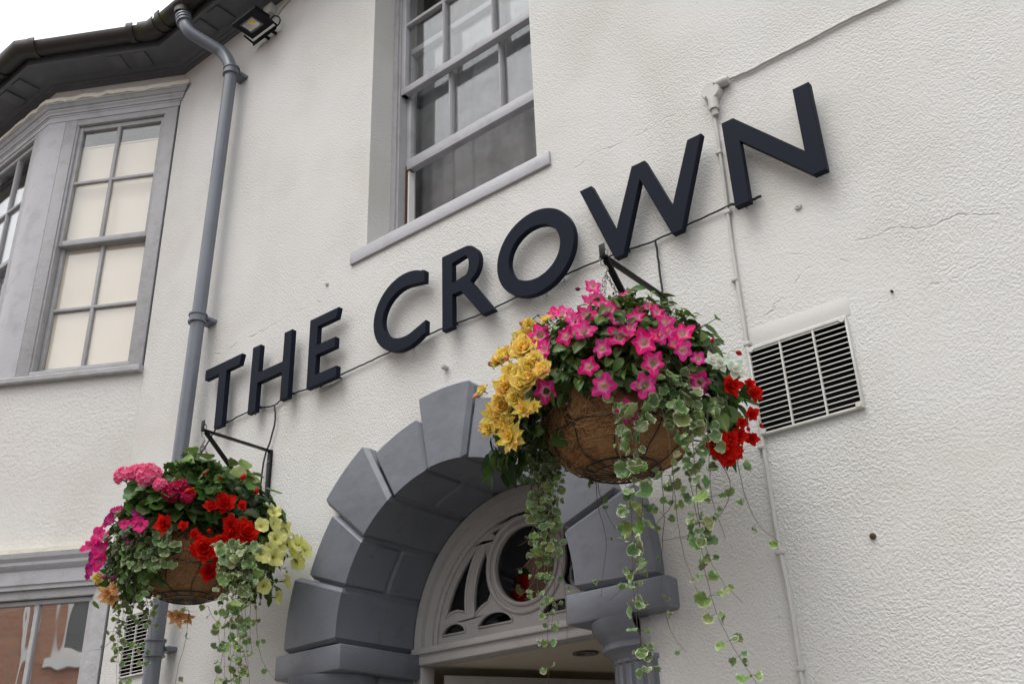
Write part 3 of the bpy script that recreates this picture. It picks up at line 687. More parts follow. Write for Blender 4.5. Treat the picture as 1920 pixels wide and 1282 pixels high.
uc = MB(); uc.tube(wcurve([(1368, 148), (1400, 135), (1445, 112), (1520, 74), (1600, 32), (1665, 2), (1740, -38), (1850, -105)], -.008), .0055, 7)
tag(uc.build('wall_cable', M['conduit']), 'cream painted cable looping from the junction box up to the top edge', 'cable')

# ------------------------------------------------------------------ vents
def vent(x0, x1, z0, z1, label, nrow=16, ncol=3):
    v = thing('vent_grille', label, 'vent', ((x0+x1)/2, -.01, z0), 'louvred air vents in the wall')
    k = MB(); t = .0075
    k.box(x0, x1, -.014, .002, z0, z0+t, .002); k.box(x0, x1, -.014, .002, z1-t*1.6, z1, .002); k.box(x0, x0+t*.8, -.0135, .002, z0+t, z1-t, .001); k.box(x1-t*.8, x1, -.0135, .002, z0+t, z1-t, .001)
    for a, b in ((x0+.012, z0+.010), (x1-.012, z0+.010), (x0+.012, z1-.012), (x1-.012, z1-.012)): k.lathe([(.001, -.018), (.008, -.018), (.009, -.013)], (a, 0, b), 10, axis='y')
    k.build('vent_frame', M['plastic'], v)
    for i in range(nrow):
        z = z0+t+(z1-z0-2.4*t)*(i+.65)/nrow
        k = MB(); k.box(x0+t*.8, x1-t*.8, -.0122, -.0098, z-.0016, z+.0016, .0005); k.build('slat', M['plastic'], v)
    for i in range(1, ncol):
        x = x0+(x1-x0)*i/ncol; k = MB(); k.box(x-.0026, x+.0026, -.0128, -.005, z0+t, z1-t*1.6); k.build('mullion', M['plastic'], v)
    k = MB(); e_ = .006; a_, b_, c__, d__ = x0+e_, x1-e_, z0+e_, z1-e_
    k.box(a_, b_, .13, .14, c__, d__); k.box(a_, a_+.003, -.004, .13, c__, d__); k.box(b_-.003, b_, -.004, .13, c__, d__); k.box(a_+.003, b_-.003, -.004, .13, c__, c__+.003); k.box(a_+.003, b_-.003, -.004, .13, d__-.003, d__); k.build('duct', M['void'], v)
vent(-1.156, -.849, 2.643, 2.923, 'square white louvred vent right of the conduit by the red flowers')
vent(-4.362, -4.075, 2.36, 2.645, 'small white vent half hidden behind the downpipe and trailing leaves')
k = MB(); k.box(-1.160, -.838, -.0012, .001, 2.9235, 2.985, .0003); k.build('render_patch', M['patch'], pub)

# small fixings on the wall
def cap(x, y, r_, m_, label, name='wall_plug'):
    q = P(x, y); k = MB(); k.lathe([(.001, -.009), (r_*.8, -.008), (r_, -.003), (r_, .002)], (q.x, 0, q.z), 16, axis='y'); k.lathe([(.001, -.012), (r_*.25, -.012), (r_*.25, -.008)], (q.x, 0, q.z), 8, axis='y')
    return tag(k.build(name, M[m_]), label, 'wall fixing')
cap(1497, 388, .012, 'conduit', 'small round painted disc right of the foot of the letter N', 'wall_disc')
cap(1637, 1005, .0085, 'rust', 'rusty bolt head alone in the wall below the square vent', 'bolt_head')
cap(1673, 547, .004, 'rust', 'tiny dark nail hole plug above the vent on the right')
cap(614, 533, .010, 'conduit', 'small painted disc on the wall above the letter E', 'wall_disc')
q = P(838, 690); k = MB(); k.lathe([(.001, -.030), (.009, -.029), (.011, -.020), (.010, 0), (.016, .002)], (q.x, 0, q.z), 14, axis='y'); tag(k.build('wall_stub', M['conduit']), 'stubby painted knob on the wall above the arch keystone', 'wall fixing')

# ------------------------------------------------------------------ floodlight
fz = 5.716
fl_ = thing('floodlight', 'black LED floodlight facing down under the eaves beside the downpipe', 'floodlight', (-3.69, -.12, fz))
k = MB(); k.box(-3.780, -3.592, -.197, -.052, fz, fz+.012, .005); k.box(-3.765, -3.607, -.182, -.067, fz+.012, fz+.035, .004)
for i in range(9): k.box(-3.755+i*.018, -3.751+i*.018, -.175, -.075, fz+.035, fz+.055)
k.build('lamp_body', M['black'], fl_)
k = MB(); k.prism([(-3.742, -.168), (-3.638, -.168), (-3.638, -.088), (-3.742, -.088)], [[(-3.733, -.160), (-3.647, -.160), (-3.647, -.096), (-3.733, -.096)]], 0, .003)
for v in k.bm.verts: v.co = Vector((v.co.x, v.co.z, fz-.003+v.co.y))
k.build('bezel', M['steel'], fl_)
k = MB(); k.add([(-3.731, -.158, fz-.0025), (-3.649, -.158, fz-.0025), (-3.649, -.098, fz-.0025), (-3.731, -.098, fz-.0025), (-3.705, -.14, fz+.012), (-3.675, -.14, fz+.012), (-3.675, -.116, fz+.012), (-3.705, -.116, fz+.012)],
      [[0, 1, 5, 4], [1, 2, 6, 5], [2, 3, 7, 6], [3, 0, 4, 7]]); k.bm.faces.ensure_lookup_table()
k.add([(-3.733, -.16, fz-.001), (-3.647, -.16, fz-.001), (-3.647, -.096, fz-.001), (-3.733, -.096, fz-.001)], [[0, 1, 2, 3]])
k.build('reflector', M['chrome'], fl_, recalc=False)
k = MB(); k.box(-3.690, -3.660, -.150, -.128, fz-.0035, fz-.002); k.build('led_chip', M['led'], fl_)
k = MB(); k.tube([(-3.795, -.10, fz+.006), (-3.795, -.035, fz-.004), (-3.795, -.028, fz-.008)], .006, 6); k.box(-3.80, -3.60, -.036, -.028, fz-.020, fz+.008, .002); k.tube([(-3.588, -.10, fz+.006), (-3.588, -.035, fz-.004)], .006, 6); k.tube([(-3.70, -.03, fz-.006), (-3.70, .003, fz-.006)], .010, 8); k.tube([(-3.64, -.03, fz-.006), (-3.64, .003, fz-.006)], .010, 8); k.build('mount_bracket', M['black'], fl_)
k = MB(); k.tube(wcurve([(516, 52), (524, 44), (524, 34), (515, 30), (508, 36)], -.03), .004, 6); k.build('flex', M['cable'], fl_)
q = P(505, 20, -.03)
k = MB(); k.box(q.x-.038, q.x+.030, -.045, .002, q.z-.035, q.z+.035, .003); tag(k.build('junction_box', M['conduit']), 'small square cream box on the wall above the floodlight', 'junction box')
k = MB(); k.tube(wcurve([(516, 32), (530, 12), (548, -8), (570, -40)], -.01), .005, 6); tag(k.build('lamp_cable', M['conduit']), 'short pale cable rising out of frame above the floodlight', 'cable')

# ------------------------------------------------------------------ basket brackets
def bracket(Xp, Zt, L, label, low=.28, tipf=None):
    b = thing('basket_bracket', label, 'bracket', (Xp, -.01, Zt-low), 'black iron brackets holding the flower baskets')
    k = MB(); k.box(Xp-.011, Xp+.011, -.014, -.001, Zt-low, Zt+.004, .0015); k.build('wall_plate', M['black'], b)
    k = MB(); k.box(Xp-.010, Xp+.010, -L, -.014, Zt-.004, Zt+.003, .001); k.box(Xp-.010, Xp+.010, -L-.004, -L, Zt-.004, Zt+.040, .001)
    k.build('arm', M['black'], b)
    k = MB(); a = Vector((Xp, -L+.015, Zt-.006)); c = Vector((Xp, -.016, Zt-low+.02)); d = (c-a).normalized(); nn = Vector((0, d.z, -d.y))
    vs = []
    for p in (a, c):
        for sx, sn in ((-1, -1), (1, -1), (1, 1), (-1, 1)): vs.append(p+Vector((sx*.010, 0, 0))+nn*sn*.004)
    k.add(vs, [[0, 1, 2, 3], [4, 5, 6, 7], [0, 1, 5, 4], [1, 2, 6, 5], [2, 3, 7, 6], [3, 0, 4, 7]]); k.build('diagonal_brace', M['black'], b)
    for dz in (.05, low-.03):
        k = MB(); k.lathe([(.001, -.019), (.004, -.0185), (.006, -.014)], (Xp, 0, Zt-dz), 10, axis='y'); k.build('screw', M['steel'], b)
XR, ZR = -1.417, 3.198; XLb, ZLb = -3.398, 3.188
bracket(XR, ZR, .352, 'black triangular iron bracket under the letter W holding the right basket', .36)
bracket(XLb, ZLb, .352, 'black triangular iron bracket below the letter H holding the left basket', .30)

# ------------------------------------------------------------------ flowers and leaves
def mesh_of(k, name, mt, recalc=False):
    me = bpy.data.meshes.new(name); k.bm.to_mesh(me); k.bm.free()
    for q in (mt if isinstance(mt, (list, tuple)) else [mt]): me.materials.append(q)
    return me
def lerp3(a, b, t): return tuple(a[i]+(b[i]-a[i])*t for i in range(3))
def ramp(st, t):
    for i in range(len(st)-1):
        if t <= st[i+1][0]: return lerp3(st[i][1], st[i+1][1], max(0, (t-st[i][0])/(st[i+1][0]-st[i][0])))
    return st[-1][1]
def petunia_mesh(seed, edge, mid, core, point=.24, veins=.5, flat=.12):
    """funnel flower, radius 1, faces +z"""
    rnd = random.Random(seed); k = MB(); k.color(edge); ef = rnd.uniform(.90, 1.06); edge = tuple(q*ef for q in edge); fold = [rnd.uniform(-.22, .42) if rnd.random() < .35 else rnd.uniform(-.12, .12) for _ in range(5)]; S = 60; rings = [.05, .12, .22, .36, .52, .68, .82, .93, 1.0]
    vs = []; cols = []; ph = rnd.random()*6; amp = [rnd.uniform(.80, 1.12) for _ in range(5)]; skew = rnd.uniform(-.5, .5); dr_ = [rnd.uniform(-.12, .16) for _ in range(5)]
    for j, r_ in enumerate(rings):
        for i in range(S):
            th = 2*PI*i/S; lobe = abs(math.cos(2.5*th+.25*skew*math.sin(5*th))); lobe = .45*lobe+.55*(1-2/PI*math.acos(min(1, lobe))); ip = int(((th+PI/5) % (2*PI))/(2*PI/5)) % 5
            rad = r_*(1 if r_ < .3 else 1-(r_-.3)/.7*(1-((1-point)+point*lobe**1.4)*amp[ip]))
            rad += .025*math.sin(th*13+ph)*max(0, r_-.6)
            z = -.55*(1-min(1, r_/.34))**1.0+.02 + flat*(r_**2) + max(0, r_-.4)*(dr_[ip]+fold[ip]*lobe*1.5+.09*math.sin(th*5+ph)+.05*math.sin(th*11+ph*2))-.10*max(0, r_-.55)*(1-lobe)
            vs.append((rad*math.cos(th), rad*math.sin(th), z))
            vein = max(0, math.cos(5*th))**14; t = r_*(1-veins*.45*vein)
            c = ramp([(0, core), (.11, core), (.18, mid), (.34, lerp3(mid, edge, .35)), (.52, edge), (1, edge)], t)
            vf = 1-.16*max(0, math.cos(25*th))**4*(r_ > .2); cols.append(tuple(q*vf for q in c))
    fs = [[j*S+i, j*S+(i+1) % S, (j+1)*S+(i+1) % S, (j+1)*S+i] for j in range(len(rings)-1) for i in range(S)]+[list(range(S))[::-1]]
    k.add(vs, fs, cols=cols)
    k.color((.15, .22, .05)); k.tube([(0, 0, -.5), (0, 0, -.75), (.03, 0, -1.05)], [.10, .07, .05], 6)
    return k
def petal(k, c0, c1, ang, tilt, length, width, cup, base=0.0, z0=0, seed=0, tip=.0, ruf=.06):
    """one petal rooted near the centre: ang around z, tilt up from the horizontal"""
    rnd = random.Random(seed); n, m_ = 6, 6; vs = []; cols = []; ca, sa = math.cos(ang), math.sin(ang); f1 = rnd.uniform(0, 6)
    for j in range(n+1):
        v = j/n; wv = width*(math.sin(PI*min(1, (v*.80+.14)))**.75)*(1 if v < .75 else 1-tip*(v-.75)/.25)
        if v == 1: wv *= .45
        for i in range(m_+1):
            u = 2*i/m_-1; el = tilt+cup*v*1.1
            l = length*v; x = base+l*math.cos(tilt+cup*v*.55); z = z0+l*math.sin(tilt+cup*v*.55)+cup*.22*length*u*u*v+ruf*length*math.sin(u*5+f1)*v*v
            y = u*wv*.5; x -= .10*length*u*u*v
            vs.append((x*ca-y*sa, x*sa+y*ca, z)); cols.append(lerp3(c0, c1, v)if abs(u) < .9 else lerp3(c0, c1, min(1, v+.1)))
    fs = [[j*(m_+1)+i, j*(m_+1)+i+1, (j+1)*(m_+1)+i+1, (j+1)*(m_+1)+i] for j in range(n) for i in range(m_)]
    k.add(vs, fs, cols=cols)
def begonia_mesh(seed, inner, outer_, layers=((5, .1, 1.0, .75), (5, .45, .85, .68), (5, .8, .66, .55), (4, 1.1, .48, .42), (3, 1.35, .32, .30)), tip=.1, cup=.35, ruf=.06):
    rnd = random.Random(seed); k = MB(); k.color(outer_); gold = 0
    for li, (n, tilt, ln, wd) in enumerate(layers):
        gold += .6+rnd.random()*.3
        for i in range(n):
            c1 = lerp3(outer_, inner, min(1, li/len(layers)+rnd.uniform(-.15, .15)) if li else rnd.uniform(0, .3)); c1 = tuple(max(0, q*rnd.uniform(.88, 1.1)) for q in c1)
            petal(k, tuple(q*.72 for q in c1), c1, gold+2*PI*i/n+rnd.uniform(-.2, .2), tilt+rnd.uniform(-.14, .14), ln*rnd.uniform(.88, 1.08), wd*rnd.uniform(.9, 1.12), cup*rnd.uniform(.5, 1.3), .02, .04*li, rnd.random(), tip, ruf)
    k.color((.10, .16, .04)); k.tube([(0, 0, .02), (0, 0, -.35), (.05, .02, -.7)], [.13, .06, .05], 6)
    return k
def bud_mesh(seed, c0, c1, stem=True):
    k = MB(); k.color(c1); S = 12; prof = [(.02, -.5), (.22, -.42), (.40, -.2), (.46, .05), (.36, .35), (.18, .58), (.03, .7)]; vs = []; cols = []
    for j, (r_, z) in enumerate(prof):
        for i in range(S):
            th = 2*PI*i/S+z*.9; q = r_*(1+.12*math.cos(3*th)); vs.append((q*math.cos(th), q*math.sin(th)*.8, z)); cols.append(lerp3(c0, c1, j/6)if i % 4 else tuple(x*.7 for x in lerp3(c0, c1, j/6)))
    k.add(vs, [[j*S+i, j*S+(i+1) % S, (j+1)*S+(i+1) % S, (j+1)*S+i] for j in range(6) for i in range(S)], cols=cols)
    k.color((.16, .20, .05)); k.tube([(0, 0, -.45), (.05, 0, -.9), (.15, .05, -1.5)], [.09, .06, .05], 5)
    return k
def geranium_mesh(seed, c0, c1, n=34):
    rnd = random.Random(seed); k = MB(); k.color(c0); ga = PI*(3-5**.5)
    for i in range(n):
        zz = 1-i/(n-1)*1.25; rr = math.sqrt(max(0, 1-zz*zz)); a = i*ga; nrm = Vector((rr*math.cos(a), rr*math.sin(a), zz)); c = nrm*rnd.uniform(.72, .95)
        q = nrm.to_track_quat('Z', 'Y').to_matrix(); k.f = (lambda v, q=q, c=c, s=rnd.uniform(.30, .40): c+q@(Vector(v)*s))
        for p in range(5):
            e = lerp3(c0, c1, rnd.random()); petal(k, tuple(x*.8 for x in e), e, p*2*PI/5+rnd.random()*.3, .2+rnd.random()*.3, 1, .85, .1, .02, 0, rnd.random(), 0, .08)
    k.f = lambda v: Vector(v); k.color((.14, .18, .05))
    for i in range(12):
        a = i*2.4; k.tube([(0, 0, -.6), (.5*math.cos(a), .5*math.sin(a), .1)], .03, 4)
    k.tube([(0, 0, -.55), (.1, 0, -1.4), (.15, .1, -2.6)], .055, 5)
    return k

def leaf_geo(kind):
    """returns (verts, faces, tint per vertex 0..1 where 1 = pale margin); leaf lies in xy, grows along +y from 0, length 1"""
    vs = []; fs = []; t = []
    if kind == 'round':                                   # scalloped kidney leaf
        S = 26; rings = [0, .45, .78, .87, 1.0]
        for j, r_ in enumerate(rings):
            for i in range(S):
                a = -PI/2+2*PI*(i+.0)/S; notch = 1-.45*max(0, 1-abs(((a+PI/2+PI) % (2*PI))-PI)/.42)
                q = r_*.5*(1+.085*math.cos(9*a+PI/2)*(r_ > .7)+.05*math.sin(2*a))*(notch if r_ > .3 else 1)
                vs.append((q*math.cos(a)*1.12, .42+q*math.sin(a), .10*r_*r_+.035*math.cos(5*a)*r_+.05*math.sin(3*a+1)*r_*r_)); t.append(1.0 if j >= 4 else (.45 if j == 3 else 0))
        for j in range(len(rings)-1):
            for i in range(S): fs.append([j*S+i, j*S+(i+1) % S, (j+1)*S+(i+1) % S, (j+1)*S+i])
    else:
        n = 7
        for j in range(n+1):
            v = j/n
            wd = {'ovate': .30*math.sin(PI*v**.8)**.8, 'begonia': .42*math.sin(PI*v**.62)**.9, 'lance': .15*math.sin(PI*v**.9)}[kind]
            if j == n: wd = .0
            ser = (.035 if j % 2 else -.02) if kind == 'begonia' and 0 < j < n else 0
            for u in (-1, -.5, 0, .5, 1):
                vs.append((u*(wd+ser), v+(.05*u*u if kind == 'begonia' else 0), -.35*v*v*.6+.16*abs(u)*wd*2-(.02 if u else .03))); t.append(.5 if u == 0 else 0)
        for j in range(n):
            for i in range(4): fs.append([j*5+i, j*5+i+1, j*5+6+i, j*5+5+i])
    return vs, fs, t
LG = {q: leaf_geo(q) for q in ('round', 'ovate', 'begonia', 'lance')}
def add_leaf(k, kind, pos, nrm, grow, size, c, margin=None, rnd=random):
    """nrm: direction the upper side faces; grow: direction the leaf points"""
    z = Vector(nrm).normalized(); y = Vector(grow)-z*Vector(grow).dot(z)
    if y.length < 1e-4: y = z.orthogonal()
    y.normalize(); x = y.cross(z); Mx = Matrix((x, y, z)).transposed(); vs, fs, t = LG[kind]; bend = rnd.uniform(-.1, .9) if kind == 'round' else rnd.uniform(-.25, .35); sx = rnd.uniform(.78, 1.12); ph_ = rnd.uniform(0, 6); pe = rnd.uniform(-.05, .9); cl_ = rnd.uniform(-.5, .5)
    out = [pos+Mx@(Vector((v[0]*sx, v[1], v[2]+bend*v[0]*v[0]*2+cl_*(v[1]-.4)**2))*size) for v in vs]
    cc = tuple(q*rnd.uniform(.82, 1.18) for q in c)
    cols = [lerp3(cc, margin or tuple(q*1.35 for q in c), tt*(.6 if not margin else min(1, max(0, pe+.55*math.sin(ph_+vi*.9)+.3*math.sin(vi*2.3+ph_))))) for vi, tt in enumerate(t)]
    k.add(out, fs, cols=cols)
def inst(me, name, parent, pos, nrm, size, spin=None, label=None):
    o = bpy.data.objects.new(name, me); C.objects.link(o); o.parent = parent
    q = Vector(nrm).normalized().to_track_quat('Z', 'Y').to_matrix(); s = random.uniform(0, 2*PI) if spin is None else spin
    o.matrix_local = Matrix.Translation(Vector(pos)-ORG[parent.name]) @ (q@Matrix.Rotation(s, 3, 'Z')@Matrix.Diagonal((size, size, size))).to_4x4()
    ORG[o.name] = Vector(pos)
    if label: o['label'] = label
    return o

PINK = (.83, .015, .19); PALE = (.90, .42, .58); YG = (.62, .62, .22)
F = {}
F['petunia'] = [mesh_of(petunia_mesh(i, (.80, .008+.006*i, .19+.02*i), (.88, .34, .52), YG, .34, .85, .05), 'petunia_flower', M['petal']) for i in range(8)]
F['magenta'] = [mesh_of(petunia_mesh(10+i, ((.52, .005, .14), (.70, .008, .18), (.36, .015, .17))[i], (.62, .06, .22), (.50, .2, .2), .20, .7), 'petunia_flower', M['petal']) for i in range(3)]
F['lemon'] = [mesh_of(petunia_mesh(20+i, (.80, .80, .30), (.76, .76, .20), (.34, .36, .04), .12, .7), 'petunia_flower', M['petal']) for i in range(3)]
F['yellow'] = [mesh_of(begonia_mesh(30+i, (.97, .69, .10), (.98, .80, .28), ((6, .15, 1.0, .95), (6, .5, .88, .85), (5, .85, .68, .7), (4, 1.1, .5, .5), (3, 1.35, .32, .35)), 0, .3, .12), 'begonia_flower', M['petal']) for i in range(3)]
F['amber'] = [mesh_of(begonia_mesh(40+i, (.93, .60, .06), (.95, .74, .22), ((8, .05, 1.15, .52), (7, .35, .98, .48), (6, .75, .7, .42), (4, 1.1, .45, .3)), .35, .14), 'begonia_flower', M['petal']) for i in range(2)]
F['red'] = [mesh_of(begonia_mesh(50+i, (.68, .006, .006), (.80, .022, .012)), 'begonia_flower', M['petal']) for i in range(3)]
F['white'] = [mesh_of(begonia_mesh(60, (.85, .86, .80), (.86, .86, .84), ((4, .2, 1, .6), (4, .8, .8, .5)), .5), 'begonia_flower', M['petal'])]
F['peach'] = [mesh_of(begonia_mesh(65, (.85, .40, .12), (.84, .52, .26), ((5, .1, 1.1, .5), (4, .5, .9, .4), (3, .9, .6, .3)), .6), 'begonia_flower', M['petal'])]
F['ger'] = [mesh_of(geranium_mesh(70+i, (.98, .14, .33), (.98, .28, .48)), 'geranium_head', M['petal']) for i in range(2)]
F['gerd'] = [mesh_of(geranium_mesh(75, (.45, .012, .07), (.66, .03, .12)), 'geranium_head', M['petal'])]
F['budr'] = [mesh_of(bud_mesh(80, (.45, .01, .01), (.68, .015, .012)), 'flower_bud', M['petal'])]
F['budp'] = [mesh_of(bud_mesh(81, (.84, .48, .20), (.80, .26, .18)), 'flower_bud', M['petal'])]
F['budv'] = [mesh_of(bud_mesh(82, (.20, .03, .12), (.30, .03, .14)), 'flower_bud', M['petal'])]
NAMES = {'petunia': 'petunia_flower', 'magenta': 'petunia_flower', 'lemon': 'petunia_flower', 'yellow': 'begonia_flower', 'amber': 'begonia_flower', 'red': 'begonia_flower', 'white': 'begonia_flower', 'peach': 'begonia_flower', 'ger': 'geranium_head', 'gerd': 'geranium_head', 'budr': 'flower_bud', 'budp': 'flower_bud', 'budv': 'flower_bud'}

def ell_hit(px_, py_, c, rad):
    """where the view ray meets (or passes nearest) the ellipsoid of planting round c"""
    d = ray(px_, py_); o = CAM-c; od = Vector((o.x/rad[0], o.y/rad[1], o.z/rad[2])); dd = Vector((d.x/rad[0], d.y/rad[1], d.z/rad[2]))
    a = dd.dot(dd); b = 2*od.dot(dd); cc = od.dot(od)-1; disc = b*b-4*a*cc
    t = (-b-math.sqrt(disc))/2/a if disc > 0 else -b/2/a
    p = CAM+d*t
    if p.y > -.045: p = P(px_, py_, -.045)
    return p
def seat(pts):     # parents for the plants, one Empty per plant
    return pts
def basket(hx, hy, hz, label, seedv):
    """bowl with its rim at hz-.49 and its foot at hz-.68"""
    random.seed(seedv); b = thing('hanging_basket', label, 'hanging basket', (hx, hy, hz-.68), 'flower baskets hanging from wall brackets')
    zb = hz-.685; prof = [(.004, 0), (.075, .004), (.125, .020), (.165, .050), (.190, .090), (.202, .135), (.206, .185), (.200, .205)]
    # smooth the profile
    pf = []
    for i in range(len(prof)-1):
        for j in range(4):
            t = j/4; pf.append((prof[i][0]*(1-t)+prof[i+1][0]*t, prof[i][1]*(1-t)+prof[i+1][1]*t))
    pf.append(prof[-1]); k = MB()
    def fr(r, h, th):
        q = Vector((math.cos(th)*r*9, math.sin(th)*r*9, h*9+seedv)); return r*(1+.06*(abs(math.sin(th*5))**.6-.6)*(r > .03)*(1-.4*(h > .16)))+.010*noise.noise(q)+.004*noise.noise(q*5)+.0025*noise.noise(q*13)
    k.lathe(pf, (hx, hy, zb), 144, fr=fr, cap=False); k.lathe([(.001, .17), (.19, .185)], (hx, hy, zb), 40, cap=False)
    k.build('coir_liner', M['coir'], b, sharp=180)
    k = MB()
    for i in range(3600):
        th = random.uniform(0, 2*PI); t = random.random()**.7*len(pf); t = min(len(pf)-2, int(t)); r_, h = pf[t]; rr = r_+.004
        p0 = Vector((hx+rr*math.cos(th), hy+rr*math.sin(th), zb+h)); out = Vector((math.cos(th), math.sin(th), -.3)).normalized(); tg = Vector((-math.sin(th), math.cos(th), 0)); a = random.uniform(0, PI)
        dirv = (tg*math.cos(a)+Vector((0, 0, 1))*math.sin(a)); L_ = random.uniform(.015, .045); bend = random.uniform(-.4, .4); fan_ = random.uniform(0, .28)
        k.tube([p0+out*.001, p0+dirv*L_*.4+out*(.004+fan_*L_*.4), p0+dirv*L_*.75+tg*bend*L_*.4+out*(.004+fan_*L_*.7), p0+dirv*L_+tg*bend*L_+out*(.001+fan_*L_)], .00055, 3)
    tag(k.build('coir_fibre', M['fibre'], b), kind='stuff')
    k = MB()
    def wp(th, i): r_, h = pf[min(i, len(pf)-1)]; return Vector((hx+(r_+.005)*math.cos(th), hy+(r_+.005)*math.sin(th), zb+h-.004))
    k.tube([wp(2*PI*i/60, 28) for i in range(60)], .0028, 6, closed=True); k.tube([wp(2*PI*i/60, 17)+Vector((0, 0, .004*math.sin(i))) for i in range(60)], .0024, 6, closed=True)
    k.tube([wp(2*PI*i/40, 6) for i in range(40)], .0024, 6, closed=True); k.tube([wp(2*PI*i/30, 4)+Vector((0, 0, -.002)) for i in range(30)], .0018, 6, closed=True)
    for i in range(10):
        th = 2*PI*(i+.3)/10; k.tube([wp(th+.05*math.sin(j*.5), j) for j in range(4, 29, 2)], .0018, 5)
    for i in range(20):
        th = 2*PI*i/20; k.tube([wp(th, j)+Vector((0, 0, -.001)) for j in (0, 2, 4, 6)], .0014, 4)
    k.build('wire_frame', M['wire'], b)
    # hook and three chains
    k = MB(); hp = Vector((hx, hy, hz+.012)); k.tube([hp+Vector((.012, 0, -.012)), hp+Vector((.013, 0, .004)), hp+Vector((.004, 0, .014)), hp+Vector((-.010, 0, .008)), hp+Vector((-.017, 0, -.012)), hp+Vector((-.013, 0, -.034)), hp+Vector((.004, 0, -.048)), hp+Vector((.010, 0, -.060)), hp+Vector((0, 0, -.070))], .0026, 7); k.build('hook', M['steel'], b)
    for ci in range(3):
        th = 2*PI*ci/3+.9; a = Vector((hx, hy, hz-.058)); e = Vector((hx+.2*math.cos(th), hy+.2*math.sin(th), hz-.49)); dv = (e-a); L_ = dv.length; dv.normalize(); s1 = dv.orthogonal().normalized(); s2 = dv.cross(s1); n = int(L_/.0135); k = MB()
        for j in range(n):
            c = a+dv*(j+.5)*.0135; sd_ = s1 if j % 2 else s2
            k.tube([c+dv*.0095*math.cos(q)+sd_*.0042*math.sin(q) for q in [2*PI*x/8 for x in range(8)]], .0013, 4, closed=True)
        k.build('chain', M['steel'], b)
    # soil mound
    k = MB(); k.lathe([(.19, 0), (.185, .03), (.15, .10), (.09, .16), (.01, .185)], (hx, hy, zb+.185), 24); k.build('soil', M['soil'], b)
    return b, zb
def plant(b, name, label, cx_, cy_, cz_):
    o = bpy.data.objects.new(name, None); C.objects.link(o); o.parent = b; o.location = Vector((cx_, cy_, cz_))-ORG[b.name]; ORG[o.name] = Vector((cx_, cy_, cz_)); o.empty_display_size = .05
    if label: o['label'] = label
    return o
def put_flowers(par, kind, lst, off, c, rad, scale, face=.5, up=.15, push=.012):
    ox, oy, sc_ = off
    for it in lst:
        x, y, s = it[:3]; px_, py_ = ox+x/sc_, oy+y/sc_; p = ell_hit(px_, py_, c, rad)
        d = (CAM-p); dist = d.length; size = s/sc_/FOC*(ray(px_, py_).normalized().dot(fwd)*dist)*.5*scale
        o_ = Vector(((p.x-c.x)/rad[0]**2, (p.y-c.y)/rad[1]**2, (p.z-c.z)/rad[2]**2)).normalized()
        n = o_*(1-face)+d.normalized()*face+Vector((random.uniform(-.28, .28), random.uniform(-.28, .28), up+random.uniform(-.2, .25)))
        if kind.startswith('bud'): n = Vector((random.uniform(-.6, .6), random.uniform(-.6, .3), random.uniform(-.5, .3)))+o_*.4
        me = random.choice(F[kind]); inst(me, NAMES[kind], par, p+o_*push+d.normalized()*.006, n, size)
def put_leaves(par, n, kind, cols, c, rad, azr, elr, size, margin=None, shell=(.72, 1.0), stuff=True, name='foliage', droop=.3):
    """azr: azimuth range in degrees measured from the direction to the camera, + = picture right; elr: elevation range"""
    k = MB(); k.color(cols[0]); cam_az = math.atan2(CAM.y-c.y, CAM.x-c.x)
    for i in range(n):
        az = cam_az+R(random.uniform(*azr)); el = R(random.uniform(*elr)); s = random.uniform(*shell)
        if random.random() < .06: s = random.uniform(1.0, 1.10)
        q = Vector((math.cos(az)*math.cos(el), math.sin(az)*math.cos(el), math.sin(el))); p = c+Vector((q.x*rad[0], q.y*rad[1], q.z*rad[2]))*s
        bump_ = noise.noise(p*9)*.05; p += q*bump_
        if p.y > -.02: continue
        nrm = q+Vector((random.uniform(-.7, .7), random.uniform(-.7, .7), random.uniform(-.2, 1.0))); g = q+Vector((random.uniform(-1, 1), random.uniform(-1, 1), random.uniform(-.8, .4)-droop))
        add_leaf(k, kind, p, nrm, g, random.uniform(*size), random.choice(cols), margin)
        if i % 3 == 0:
            e = c+(p-c)*.6; k.color((.09, .12, .03)); k.tube([e, (e+p)/2+Vector((0, 0, .01)), p], .0013, 3)
    o = k.build(name, M['leaf'], par, recalc=False, sharp=180); 
    if stuff: o['kind'] = 'stuff'
    return o
